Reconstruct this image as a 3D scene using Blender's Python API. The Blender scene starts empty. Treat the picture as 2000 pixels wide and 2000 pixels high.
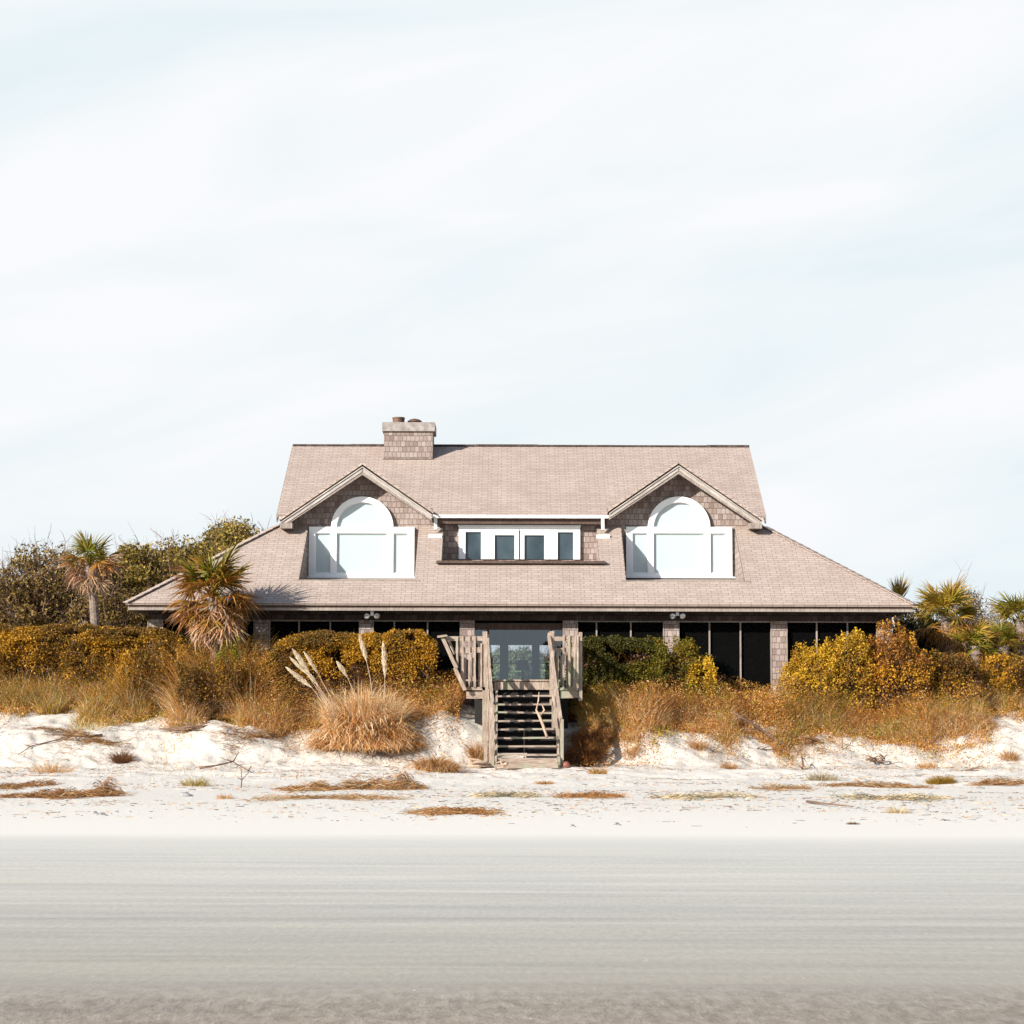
import bpy, math, random
import numpy as np
from mathutils import Vector, Matrix
R = math.radians
random.seed(7)
rng = np.random.default_rng(11)
scene = bpy.context.scene
COL = scene.collection

# ------------------------------------------------------------------ camera
F = 4400.0; EYE = 1.6
PITCH = math.atan(400 / F); ROLL = R(0.15)
cam_d = bpy.data.cameras.new('camera'); cam = bpy.data.objects.new('camera', cam_d); COL.objects.link(cam)
cam_d.sensor_width = 36; cam_d.lens = F / 2000 * 36; cam_d.clip_end = 5000; cam_d.clip_start = 0.5
rotm = Matrix.Rotation(math.pi / 2 + PITCH, 4, 'X') @ Matrix.Rotation(ROLL, 4, 'Z')
cam.matrix_world = Matrix.Translation((0, 0, EYE)) @ rotm
scene.camera = cam
RM = np.array(rotm.to_3x3())

# ------------------------------------------------------------------ world, sun, exposure
SUN_TO = Vector((-0.673, -0.606, 0.4255)).normalized()      # direction towards the sun
SUN_EL = math.asin(SUN_TO.z)
w = bpy.data.worlds.new('World'); scene.world = w; w.use_nodes = True
nt = w.node_tree; nt.nodes.clear(); N = nt.nodes.new; LK = nt.links.new
out = N('ShaderNodeOutputWorld'); bg = N('ShaderNodeBackground'); bg.inputs['Strength'].default_value = 0.1
sky = N('ShaderNodeTexSky'); sky.sky_type = 'NISHITA'; sky.sun_disc = False
sky.sun_elevation = SUN_EL; sky.sun_rotation = math.atan2(SUN_TO.x, SUN_TO.y)
sky.air_density = 1.0; sky.dust_density = 1.0
tc = N('ShaderNodeTexCoord'); sep = N('ShaderNodeSeparateXYZ'); LK(tc.outputs['Generated'], sep.inputs[0])
mp = N('ShaderNodeMapping'); mp.inputs['Rotation'].default_value = (0, R(13), 0)
mp2 = N('ShaderNodeMapping'); mp2.inputs['Scale'].default_value = (3.2, 1, 13); LK(mp.outputs[0], mp2.inputs[0])
LK(tc.outputs['Generated'], mp.inputs[0])
n1 = N('ShaderNodeTexNoise'); n1.inputs['Scale'].default_value = 1.5; n1.inputs['Detail'].default_value = 5; n1.inputs['Roughness'].default_value = 0.5; n1.inputs['Distortion'].default_value = 0.6
LK(mp2.outputs[0], n1.inputs['Vector'])
rp = N('ShaderNodeValToRGB'); e = rp.color_ramp.elements
e[0].position = 0.28; e[0].color = (3.92, 4.42, 4.64, 1)
e[1].position = 0.68; e[1].color = (4.78, 4.80, 4.95, 1)
m_ = rp.color_ramp.elements.new(0.5); m_.color = (4.42, 4.68, 4.78, 1)
LK(n1.outputs['Fac'], rp.inputs[0])
mr = N('ShaderNodeMapRange'); mr.inputs['From Min'].default_value = 0.31; mr.inputs['From Max'].default_value = 0.42
mr.inputs['To Min'].default_value = 1.0; mr.inputs['To Max'].default_value = 0.0
LK(sep.outputs['Z'], mr.inputs['Value'])
mx = N('ShaderNodeMixRGB'); LK(mr.outputs[0], mx.inputs[0]); LK(sky.outputs[0], mx.inputs[1]); LK(rp.outputs[0], mx.inputs[2])
LK(mx.outputs[0], bg.inputs['Color']); LK(bg.outputs[0], out.inputs[0])
sl = bpy.data.lights.new('sun', 'SUN'); sl.energy = 4.6; sl.angle = R(0.5); sl.color = (1, 0.95, 0.88)
so = bpy.data.objects.new('sun', sl); COL.objects.link(so)
so.rotation_euler = SUN_TO.to_track_quat('Z', 'Y').to_euler(); so.location = (-30, -20, 30)
scene.view_settings.view_transform = 'Standard'; scene.view_settings.look = 'None'
scene.view_settings.exposure = 1.0; scene.view_settings.gamma = 1.0
scene.render.resolution_x = 1024; scene.render.resolution_y = 1024
scene.cycles.max_bounces = 8; scene.cycles.transparent_max_bounces = 16

# ------------------------------------------------------------------ projection helpers (photo pixel -> world)
def ray(px, py):
    return RM @ np.array([(px - 1000) / F, (1000 - py) / F, -1.0])
def P(px, py, Y):
    d = ray(px, py); return Vector((d[0] / d[1] * Y, Y, EYE + d[2] / d[1] * Y))
def Zat(py, Y, px=1000): return P(px, py, Y).z
def Xat(px, py, Y): return P(px, py, Y).x

# ------------------------------------------------------------------ noise and terrain
def _hash(ix, iy, s):
    h = (ix.astype(np.int64) * 374761393 + iy.astype(np.int64) * 668265263 + s * 1442695041) & 0xffffffff
    h = ((h ^ (h >> 13)) * 1274126177) & 0xffffffff
    return ((h ^ (h >> 16)) & 0xffff) / 65535.0
def vnoise(x, y, s=0):
    x = np.asarray(x, float); y = np.asarray(y, float)
    ix = np.floor(x); iy = np.floor(y); fx = x - ix; fy = y - iy
    fx = fx * fx * (3 - 2 * fx); fy = fy * fy * (3 - 2 * fy)
    a = _hash(ix, iy, s); b = _hash(ix + 1, iy, s); c = _hash(ix, iy + 1, s); d = _hash(ix + 1, iy + 1, s)
    return (a + (b - a) * fx + (c - a) * fy + (a - b - c + d) * fx * fy) * 2 - 1
def fbm(x, y, s=0, o=4):
    t = 0; a = 1
    for i in range(o): t = t + a * vnoise(x * 2 ** i, y * 2 ** i, s + i); a *= 0.5
    return t
def ss(t): t = np.clip(t, 0, 1); return t * t * (3 - 2 * t)
SX = 0.28                                            # centre line of the stairs
def H(x, y):
    x = np.asarray(x, float); y = np.asarray(y, float)
    z = 0.44 * np.clip((y - 27) / 23, 0, 1) + 0.02 * np.clip((y - 10) / 17, -8, 1)
    z = z - 0.9 * ss((6 - y) / 30)
    dune = ss((y - 36) / 12)
    z = z + dune * (0.05 * fbm(x * 0.5, y * 0.9, 3, 3) + 0.026 * fbm(x * 2.6, y * 2.6, 9, 3) * ss((y - 40) / 6))
    yt = 50.45 + 0.55 * fbm(x * 0.23, 0 * x, 21, 3) + 0.5 * ss((x - 2) / 3) - 0.2 * ss((-x - 5) / 3)
    W = 2.3 + 0.5 * vnoise(x * 0.31, 0 * x, 5)
    t = (y - yt) / W
    cut = 0.5 * fbm(x * 0.8, y * 0.5, 31, 3)
    A = 0.74 + 0.13 * fbm(x * 0.35, y * 0.2, 41, 3)
    z = z + A * ss(t + 0.12 * cut)
    z = z + 0.08 * fbm(x * 0.9, y * 1.1, 51, 4) * ss(t * 1.5) + 0.034 * fbm(x * 4, y * 4, 53, 4) * ss(t * 2 + .5)
    z = z + 0.62 * ss((y - yt - W * 0.7) / 3.6)
    mid = np.exp(-((x + 1.7) / 1.3) ** 2) + 0.35 * np.exp(-((x - 2.4) / 1.0) ** 2)
    z = z + 0.45 * mid * ss((y - 51.2) / 1.8) * (1 - ss((y - 54) / 3))
    z = z - 0.35 * ss((y - 54.6) / 1.2) * ss((x + 9.8) / 1.0) * ss((10.2 - x) / 1.0) * (1 - ss((y - 71) / 3))
    stair = (EYE - 1.13) + (y - 50.0) * 0.62 - 0.05
    k = ss((1.25 - np.abs(x - SX)) / 0.5) * ss((y - 49.6) / .3) * (1 - ss((y - 53.5) / 1.0))
    z = z * (1 - k) + np.minimum(z, stair) * k
    z = z + 0.5 * ss((y - 75) / 60) * (vnoise(x * 0.03, y * 0.03, 77))
    return z
def h1(x, y): return float(H(x, y))
def hit(px, py, y0=9.0):
    d = ray(px, py); ys = np.arange(y0, 58, 0.02)
    xs = d[0] / d[1] * ys; zs = EYE + d[2] / d[1] * ys
    below = zs <= H(xs, ys)
    i = int(np.argmax(below)) if below.any() else len(ys) - 1
    return Vector((xs[i], ys[i], float(H(xs[i], ys[i]))))

# ------------------------------------------------------------------ object helpers
def tag(o, label=None, cat=None, group=None, kind=None):
    if label: o['label'] = label
    if cat: o['category'] = cat
    if group: o['group'] = group
    if kind: o['kind'] = kind
    return o
def empty(name, loc=(0, 0, 0), rz=0):
    o = bpy.data.objects.new(name, None); COL.objects.link(o); o.location = loc; o.rotation_euler = (0, 0, rz)
    o.empty_display_size = 0.2
    return o
def link(name, me, mat, parent=None):
    o = bpy.data.objects.new(name, me); COL.objects.link(o)
    if mat: me.materials.append(mat)
    if parent: o.parent = parent; o.matrix_parent_inverse = Matrix.Identity(4)
    return o
class MB:
    """collects polygons, boxes, bars and tubes (with metre uvs) into one mesh"""
    def __init__(s): s.v = []; s.f = []; s.uv = []
    def poly(s, pts, uvs=None):
        b = len(s.v); s.v += [tuple(p) for p in pts]; s.f.append(tuple(range(b, b + len(pts))))
        if uvs is None:
            p = [Vector(q) for q in pts]; n = (p[1] - p[0]).cross(p[2] - p[0])
            if n.length < 1e-9 and len(p) > 3: n = (p[2] - p[0]).cross(p[3] - p[0])
            n.normalize()
            u = Vector((1, 0, 0)) if abs(n.z) > 0.999 else Vector((0, 0, 1)).cross(n).normalized()
            if abs(n.x) > abs(n.y) and abs(n.z) < 0.999 and u.y < 0: u = -u
            vv = n.cross(u)
            if vv.z < 0: vv = -vv
            uvs = [(q.dot(u), q.dot(vv)) for q in p]
        s.uv += uvs
    def slab(s, pts, t):
        """polygon given top side up (ccw from outside), thickened inwards by t"""
        p = [Vector(q) for q in pts]; n = Vector((0, 0, 0))
        for i in range(len(p)): n += p[i].cross(p[(i + 1) % len(p)])
        n.normalize(); q = [a - n * t for a in p]
        s.poly(p); s.poly(q[::-1])
        for i in range(len(p)):
            j = (i + 1) % len(p); s.poly([p[j], p[i], q[i], q[j]])
    def box(s, x0, x1, y0, y1, z0, z1):
        a = [Vector((x, y, z)) for z in (z0, z1) for (x, y) in ((x0, y0), (x1, y0), (x1, y1), (x0, y1))]
        for f in ((3, 2, 1, 0), (4, 5, 6, 7), (0, 1, 5, 4), (1, 2, 6, 5), (2, 3, 7, 6), (3, 0, 4, 7)):
            s.poly([a[i] for i in f])
    def bar(s, p, q, w, d, ref=(0, 1, 0)):
        """box along p-q, w wide across ref, d deep along ref"""
        p = Vector(p); q = Vector(q); ax = (q - p).normalized(); r = Vector(ref)
        sd = ax.cross(r).normalized(); r = sd.cross(ax).normalized()
        c = [(-1, -1), (1, -1), (1, 1), (-1, 1)]
        A = [p + sd * (i * w / 2) + r * (j * d / 2) for i, j in c]; B = [a + (q - p) for a in A]
        L = (q - p).length; o = random.random() * 10
        def pu(pts, wd): s.poly(pts, [(o, o), (o + wd, o), (o + wd, o + L), (o, o + L)])
        s.poly(A[::-1]); s.poly(B)
        for i in range(4): j = (i + 1) % 4; pu([A[i], A[j], B[j], B[i]], w if i % 2 == 0 else d)
    def tube(s, pts, rad, n=6, cap=True):
        pts = [Vector(p) for p in pts]; rings = []
        for i, p in enumerate(pts):
            a = (pts[min(i + 1, len(pts) - 1)] - pts[max(i - 1, 0)]).normalized()
            ref = Vector((0, 0, 1)) if abs(a.z) < 0.9 else Vector((1, 0, 0))
            u = a.cross(ref).normalized(); v = a.cross(u); r = rad[i] if hasattr(rad, '__len__') else rad
            b = len(s.v); rings.append(b)
            for k in range(n):
                t = 2 * math.pi * k / n; s.v.append(tuple(p + u * (r * math.cos(t)) + v * (r * math.sin(t))))
        for i in range(len(pts) - 1):
            for k in range(n):
                a, b = rings[i], rings[i + 1]; k2 = (k + 1) % n
                s.f.append((a + k, a + k2, b + k2, b + k)); s.uv += [(k / n, i * .3), ((k + 1) / n, i * .3), ((k + 1) / n, i * .3 + .3), (k / n, i * .3 + .3)]
        if cap:
            for b, rev in ((rings[0], True), (rings[-1], False)):
                f = tuple(range(b, b + n)); s.f.append(f[::-1] if rev else f); s.uv += [(0, 0)] * n
    def arc(s, cx, cz, r0, r1, a0, a1, y0, y1, n=24):
        for i in range(n):
            t0 = a0 + (a1 - a0) * i / n; t1 = a0 + (a1 - a0) * (i + 1) / n
            def q(r, t, y): return (cx + r * math.cos(t), y, cz + r * math.sin(t))
            s.poly([q(r0, t0, y0), q(r0, t1, y0), q(r1, t1, y0), q(r1, t0, y0)][::-1])
            s.poly([q(r1, t0, y0), q(r1, t1, y0), q(r1, t1, y1), q(r1, t0, y1)][::-1])
            s.poly([q(r0, t0, y0), q(r0, t1, y0), q(r0, t1, y1), q(r0, t0, y1)])
    def build(s, name, mat, parent=None, smooth=False):
        me = bpy.data.meshes.new(name); me.from_pydata(s.v, [], s.f)
        uv = me.uv_layers.new(name='UVMap')
        uv.data.foreach_set('uv', np.array(s.uv, dtype=np.float32).ravel())
        if smooth: me.polygons.foreach_set('use_smooth', [True] * len(me.polygons))
        me.update()
        return link(name, me, mat, parent)
def np_mesh(name, V, Q, C=None):
    V = np.asarray(V, np.float32); Q = np.asarray(Q, np.int32)
    me = bpy.data.meshes.new(name); k = Q.shape[1]
    me.vertices.add(len(V)); me.vertices.foreach_set('co', V.ravel())
    me.loops.add(Q.size); me.loops.foreach_set('vertex_index', Q.ravel())
    me.polygons.add(len(Q)); me.polygons.foreach_set('loop_start', np.arange(0, Q.size, k, dtype=np.int32))
    if C is not None:
        at = me.color_attributes.new('Col', 'FLOAT_COLOR', 'POINT')
        C4 = np.ones((len(V), 4), np.float32); C4[:, :3] = C; at.data.foreach_set('color', C4.ravel())
    me.update(calc_edges=True); me.validate()
    return me

# ------------------------------------------------------------------ materials
MATS = {}
def newmat(name):
    m = bpy.data.materials.new(name); m.use_nodes = True; t = m.node_tree; t.nodes.clear()
    o = t.nodes.new('ShaderNodeOutputMaterial'); b = t.nodes.new('ShaderNodeBsdfPrincipled')
    t.links.new(b.outputs[0], o.inputs[0]); return m, t, b, o
def node(t, typ, **kw):
    n = t.nodes.new(typ)
    for k, v in kw.items():
        if k in n.inputs: n.inputs[k].default_value = v
        else: setattr(n, k, v)
    return n
def ramp(t, fac, stops):
    r = t.nodes.new('ShaderNodeValToRGB'); el = r.color_ramp.elements
    while len(el) < len(stops): el.new(0.5)
    for e_, (p, c) in zip(el, stops): e_.position = p; e_.color = (*c, 1)
    t.links.new(fac, r.inputs[0]); return r.outputs[0]
def mixc(t, fac, a, b, mode='MIX'):
    m = t.nodes.new('ShaderNodeMixRGB'); m.blend_type = mode
    for i, x in zip((0, 1, 2), (fac, a, b)):
        if hasattr(x, 'is_output'): t.links.new(x, m.inputs[i])
        elif isinstance(x, (int, float)): m.inputs[i].default_value = x
        else: m.inputs[i].default_value = (*x, 1)
    return m.outputs[0]
def mmath(t, op, a, b=0.0):
    m = t.nodes.new('ShaderNodeMath'); m.operation = op
    for i, x in enumerate((a, b)):
        if hasattr(x, 'is_output'): t.links.new(x, m.inputs[i])
        else: m.inputs[i].default_value = x
    return m.outputs[0]
def coords(t, kind='Object', scale=(1, 1, 1), rot=(0, 0, 0)):
    c = t.nodes.new('ShaderNodeTexCoord'); m = t.nodes.new('ShaderNodeMapping')
    m.inputs['Scale'].default_value = scale; m.inputs['Rotation'].default_value = rot
    t.links.new(c.outputs[kind], m.inputs[0]); return m.outputs[0]
def noise(t, vec, scale, detail=4, rough=0.5, dist=0):
    n = node(t, 'ShaderNodeTexNoise', Scale=scale, Detail=detail, Roughness=rough, Distortion=dist)
    t.links.new(vec, n.inputs['Vector']); return n.outputs['Fac']
def bump(t, b, height, strength, dist):
    n = node(t, 'ShaderNodeBump', Strength=strength, Distance=dist); t.links.new(height, n.inputs['Height'])
    t.links.new(n.outputs[0], b.inputs['Normal'])

def shingle_mat(name, cols, mort, bw, bh, grain, msize=0.012, bstr=0.6, patch=0.25, dist=0.02, gmix=0.4):
    m, t, b, o = newmat(name)
    uv = coords(t, 'UV')
    wob = node(t, 'ShaderNodeTexNoise', Scale=2.3, Detail=3); t.links.new(uv, wob.inputs['Vector'])
    add = t.nodes.new('ShaderNodeVectorMath'); add.operation = 'MULTIPLY_ADD'
    t.links.new(wob.outputs['Color'], add.inputs[0]); add.inputs[1].default_value = (0.05, 0.03, 0); t.links.new(uv, add.inputs[2])
    br = node(t, 'ShaderNodeTexBrick'); br.offset = 0.37; br.offset_frequency = 2; br.squash = 1.0
    br.inputs['Color1'].default_value = (0, 0, 0, 1); br.inputs['Color2'].default_value = (1, 1, 1, 1); br.inputs['Mortar'].default_value = (0.5, 0.5, 0.5, 1)
    br.inputs['Scale'].default_value = 1; br.inputs['Brick Width'].default_value = bw; br.inputs['Row Height'].default_value = bh
    br.inputs['Mortar Size'].default_value = msize; br.inputs['Mortar Smooth'].default_value = 0.3; br.inputs['Bias'].default_value = 0
    t.links.new(add.outputs[0], br.inputs['Vector'])
    c = ramp(t, br.outputs['Color'], cols)
    gr = noise(t, coords(t, 'UV', grain), 14, 4, 0.6)
    c = mixc(t, gmix, c, ramp(t, gr, [(0.3, (0.42, 0.42, 0.42)), (0.7, (1.25, 1.22, 1.2))]), 'MULTIPLY')
    pn = noise(t, coords(t, 'UV'), 0.9, 5, 0.65)
    c = mixc(t, patch, c, ramp(t, pn, [(0.35, (0.55, 0.5, 0.46)), (0.7, (1.3, 1.3, 1.28))]), 'MULTIPLY')
    c = mixc(t, br.outputs['Fac'], c, mort)
    t.links.new(c, b.inputs['Base Color']); b.inputs['Roughness'].default_value = 0.9
    sp = t.nodes.new('ShaderNodeSeparateXYZ'); t.links.new(add.outputs[0], sp.inputs[0])
    fr = mmath(t, 'FRACT', mmath(t, 'DIVIDE', sp.outputs['Y'], bh))      # courses butt over each other: saw-tooth
    hgt = mmath(t, 'SUBTRACT', mmath(t, 'SUBTRACT', 1.0, fr), br.outputs['Fac'])
    hgt = mmath(t, 'ADD', hgt, mmath(t, 'MULTIPLY', br.outputs['Color'], 0.35))
    bump(t, b, hgt, bstr, dist)
    return m
M_ROOF = shingle_mat('asphalt_shingles', [(0, (0.335, 0.262, 0.22)), (0.5, (0.362, 0.288, 0.243)), (1, (0.388, 0.314, 0.268))], (0.20, 0.148, 0.112), 0.26, 0.115, (3, 3, 3), 0.008, 0.5, 0.22, 0.02, 0.28)
M_SHAKE = shingle_mat('weathered_cedar_shingles', [(0, (0.20, 0.145, 0.125)), (0.3, (0.27, 0.212, 0.185)), (0.7, (0.315, 0.258, 0.23)), (1, (0.36, 0.305, 0.28))], (0.12, 0.08, 0.065), 0.115, 0.15, (9, 1.2, 1), 0.006, 0.7, 0.35, 0.025, 0.6)
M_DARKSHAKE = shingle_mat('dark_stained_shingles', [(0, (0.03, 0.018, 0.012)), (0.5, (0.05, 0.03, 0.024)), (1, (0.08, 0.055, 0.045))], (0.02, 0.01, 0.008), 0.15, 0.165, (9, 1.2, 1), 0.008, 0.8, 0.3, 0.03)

def wood_mat(name, c0, c1, c2, rough=0.85, stain=None):
    m, t, b, o = newmat(name)
    uv = coords(t, 'UV', (14, 0.9, 1)); g = noise(t, uv, 4, 6, 0.65, 0.4)
    c = ramp(t, g, [(0.34, c0), (0.5, c1), (0.66, c2)])
    pn = noise(t, coords(t, 'Object'), 2.1, 5, 0.6)
    c = mixc(t, 0.5, c, ramp(t, pn, [(0.35, (0.6, 0.56, 0.52)), (0.68, (1.2, 1.2, 1.18))]), 'MULTIPLY')
    if stain:
        sn = noise(t, coords(t, 'Object', (1, 1, 0.3)), 1.7, 4, 0.6)
        f = ramp(t, sn, [(0.52, (0, 0, 0)), (0.66, (1, 1, 1))]); c = mixc(t, f, c, stain)
    t.links.new(c, b.inputs['Base Color']); b.inputs['Roughness'].default_value = rough
    bump(t, b, g, 0.4, 0.008); return m
M_WOOD = wood_mat('weathered_grey_timber', (0.13, 0.085, 0.06), (0.30, 0.23, 0.18), (0.44, 0.36, 0.30), stain=(0.24, 0.25, 0.17))
M_TRIM = wood_mat('weathered_trim_boards', (0.14, 0.11, 0.09), (0.25, 0.21, 0.18), (0.36, 0.31, 0.27))
M_PALETRIM = wood_mat('pale_trim_boards', (0.22, 0.19, 0.17), (0.36, 0.32, 0.29), (0.5, 0.46, 0.42))
M_UNDERSHADE = wood_mat('under_stair_shade', (0.004, 0.003, 0.002), (0.009, 0.006, 0.005), (0.016, 0.012, 0.01))  # near-black colour standing in for the shade behind the treads
M_DARKWOOD = wood_mat('dark_stained_timber', (0.035, 0.02, 0.014), (0.075, 0.045, 0.033), (0.13, 0.085, 0.065))
M_DRIFT = wood_mat('bleached_driftwood', (0.24, 0.14, 0.08), (0.38, 0.27, 0.19), (0.52, 0.42, 0.33))
M_TWIG = wood_mat('brown_dry_twig', (0.07, 0.04, 0.025), (0.16, 0.09, 0.055), (0.25, 0.16, 0.11))
def plain(name, c, rough=0.6, var=0.12, scale=3.0, metal=0, bs=0.0):
    m, t, b, o = newmat(name)
    n = noise(t, coords(t, 'Object'), scale, 5, 0.6)
    lo = tuple(x * (1 - var) for x in c); hi = tuple(min(1, x * (1 + var)) for x in c)
    t.links.new(ramp(t, n, [(0.3, lo), (0.7, hi)]), b.inputs['Base Color'])
    b.inputs['Roughness'].default_value = rough; b.inputs['Metallic'].default_value = metal
    if bs: bump(t, b, n, bs, 0.02)
    return m
M_WHITE = plain('white_painted_frame', (0.78, 0.79, 0.78), 0.45, 0.05)
M_OLDWHITE = plain('chalky_white_metal', (0.62, 0.60, 0.56), 0.55, 0.25, 9)
M_CONC = plain('weathered_cement_cap', (0.25, 0.22, 0.20), 0.9, 0.35, 7, bs=0.3)
M_FLUE = plain('rusted_flue_pipe', (0.10, 0.05, 0.03), 0.7, 0.5, 5)
M_METAL = plain('dull_floodlight_metal', (0.55, 0.55, 0.55), 0.35, 0.1, 8, 0.6)
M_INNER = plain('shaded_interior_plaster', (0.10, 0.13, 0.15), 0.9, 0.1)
M_LAMP = plain('lampshade_linen', (0.35, 0.36, 0.36), 0.8, 0.1)
M_TEAL = plain('faded_teal_plastic', (0.10, 0.26, 0.24), 0.5, 0.1)
M_FLOAT = plain('rusty_red_float', (0.20, 0.06, 0.035), 0.6, 0.3, 12)
M_STONE = plain('grey_beach_stone', (0.26, 0.25, 0.24), 0.85, 0.3, 14, bs=0.5)
m, t, b, o = newmat('window_blinds')
uvc = coords(t, 'UV'); sp = t.nodes.new('ShaderNodeSeparateXYZ'); t.links.new(uvc, sp.inputs[0])
fr = mmath(t, 'FRACT', mmath(t, 'MULTIPLY', sp.outputs['Y'], 17.0))
t.links.new(ramp(t, fr, [(0.0, (0.33, 0.40, 0.41)), (0.25, (0.40, 0.465, 0.468)), (1.0, (0.41, 0.475, 0.478))]), b.inputs['Base Color'])
b.inputs['Roughness'].default_value = 0.12; bump(t, b, fr, 0.15, 0.004); M_BLIND = m
m, t, b, o = newmat('dark_blue_glazing')
b.inputs['Roughness'].default_value = 0.03
gn = noise(t, coords(t, 'Object', (1, 1, .6)), 1.9, 3, 0.5)
t.links.new(ramp(t, gn, [(0.35, (0.016, 0.028, 0.038)), (0.65, (0.045, 0.068, 0.082))]), b.inputs['Base Color']); M_DGLASS = m
m, t, b, o = newmat('tinted_door_glass'); t.nodes.remove(b)
tr = node(t, 'ShaderNodeBsdfTransparent'); tr.inputs['Color'].default_value = (0.55, 0.64, 0.68, 1)
gl = node(t, 'ShaderNodeBsdfGlossy', Roughness=0.02); gl.inputs['Color'].default_value = (0.78, 0.9, 1.0, 1)
ms = node(t, 'ShaderNodeMixShader'); ms.inputs[0].default_value = 0.13
t.links.new(tr.outputs[0], ms.inputs[1]); t.links.new(gl.outputs[0], ms.inputs[2]); t.links.new(ms.outputs[0], o.inputs[0]); M_GLASS = m
m, t, b, o = newmat('insect_screen'); 
b.inputs['Specular IOR Level'].default_value = 0.0; b.inputs['Base Color'].default_value = (0.004, 0.004, 0.004, 1); b.inputs['Roughness'].default_value = 0.9
tr = node(t, 'ShaderNodeBsdfTransparent'); ms = node(t, 'ShaderNodeMixShader'); ms.inputs[0].default_value = 0.86
t.links.new(tr.outputs[0], ms.inputs[1]); t.links.new(b.outputs[0], ms.inputs[2]); t.links.new(ms.outputs[0], o.inputs[0]); M_SCREEN = m

def leaf_mat(name, transl=0.3, rough=0.6, mul=1.0):
    m, t, b, o = newmat(name)
    at = node(t, 'ShaderNodeAttribute'); at.attribute_name = 'Col'
    c = at.outputs['Color']
    if mul != 1.0: c = mixc(t, 1.0, c, (mul, mul, mul), 'MULTIPLY')
    t.links.new(c, b.inputs['Base Color']); b.inputs['Roughness'].default_value = rough
    b.inputs['Specular IOR Level'].default_value = 0.25
    tl = node(t, 'ShaderNodeBsdfTranslucent'); t.links.new(c, tl.inputs['Color'])
    ms = node(t, 'ShaderNodeMixShader'); ms.inputs[0].default_value = transl
    t.links.new(b.outputs[0], ms.inputs[1]); t.links.new(tl.outputs[0], ms.inputs[2]); t.links.new(ms.outputs[0], o.inputs[0])
    return m
M_LEAF = leaf_mat('leaves', 0.28); M_GRASS = leaf_mat('dry_grass', 0.3, 0.7); M_FROND = leaf_mat('palm_blades', 0.2, 0.45); M_TW = leaf_mat('bare_twigs', 0.0, 0.9)
M_PLUME = leaf_mat('silky_plume', 0.4, 0.8)
m, t, b, o = newmat('bark')
g = noise(t, coords(t, 'Object', (1, 1, 2.5)), 9, 6, 0.65)
t.links.new(ramp(t, g, [(0.3, (0.09, 0.06, 0.045)), (0.55, (0.20, 0.15, 0.12)), (0.75, (0.32, 0.26, 0.21))]), b.inputs['Base Color'])
b.inputs['Roughness'].default_value = 0.9; bump(t, b, g, 0.8, 0.04); M_BARK = m

# sand: dry above the tide line, damp and streaked below, mottled wet at the bottom
m, t, b, o = newmat('beach_sand')
oc = coords(t, 'Object'); sp = t.nodes.new('ShaderNodeSeparateXYZ'); t.links.new(oc, sp.inputs[0])
edge = noise(t, coords(t, 'Object', (0.10, 0.5, 1)), 1.0, 5, 0.6)
yy = mmath(t, 'ADD', sp.outputs['Y'], mmath(t, 'MULTIPLY', mmath(t, 'SUBTRACT', edge, 0.5), 1.6))
yn = mmath(t, 'DIVIDE', yy, 60.0)
c = ramp(t, yn, [(0.0, (0.225, 0.188, 0.155)), (12.6 / 60, (0.27, 0.234, 0.192)), (14.3 / 60, (0.325, 0.305, 0.258)), (18 / 60, (0.365, 0.35, 0.305)), (22 / 60, (0.435, 0.42, 0.37)),
                 (28.2 / 60, (0.47, 0.456, 0.405)), (29.7 / 60, (0.59, 0.562, 0.50)), (49 / 60, (0.585, 0.54, 0.475)), (51.5 / 60, (0.50, 0.455, 0.395))])
st = noise(t, coords(t, 'Object', (0.10, 2.4, 1), (0, 0, R(0.35))), 1.0, 9, 0.74, 0.3)
st2 = noise(t, coords(t, 'Object', (0.16, 1.1, 1), (0, 0, R(-0.6))), 1.3, 5, 0.6, 0.3)
damp = mmath(t, 'SUBTRACT', 1.0, ramp_f := ramp(t, yn, [(25.5 / 60, (0, 0, 0)), (29.2 / 60, (1, 1, 1))]))
band = ramp(t, yn, [(12.5 / 60, (0.3, 0.3, 0.3)), (15 / 60, (.9, .9, .9)), (24 / 60, (1, 1, 1)), (27 / 60, (0.5, 0.5, 0.5)), (29 / 60, (0.2, 0.2, 0.2))])
c = mixc(t, mmath(t, 'MULTIPLY', mmath(t, 'MULTIPLY', damp, 0.8), band), c, ramp(t, st, [(0.28, (0.68, 0.68, 0.70)), (0.44, (0.93, 0.93, 0.93)), (0.55, (1, 1, 1)), (0.70, (1.25, 1.23, 1.22))]), 'MULTIPLY')
c = mixc(t, mmath(t, 'MULTIPLY', damp, 0.6), c, ramp(t, st2, [(0.3, (0.84, 0.86, 0.88)), (0.7, (1.14, 1.12, 1.08))]), 'MULTIPLY')
fg = noise(t, coords(t, 'Object', (22, 5, 5)), 1.0, 4, 0.75)
c = mixc(t, mmath(t, 'MULTIPLY', damp, 0.55), c, ramp(t, fg, [(0.3, (0.82, 0.815, 0.81)), (0.7, (1.16, 1.16, 1.16))]), 'MULTIPLY')
fl = noise(t, coords(t, 'Object', (11, 7, 5)), 2.0, 1, 0.3)
c = mixc(t, ramp(t, fl, [(0.80, (0, 0, 0)), (0.83, (1, 1, 1))]), c, (0.6, 0.56, 0.5))
wetm = ramp(t, yn, [(12.9 / 60, (1, 1, 1)), (13.9 / 60, (0, 0, 0))])
mot = noise(t, coords(t, 'Object', (3.2, 1.3, 1)), 3.0, 6, 0.7, 0.3)
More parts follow.
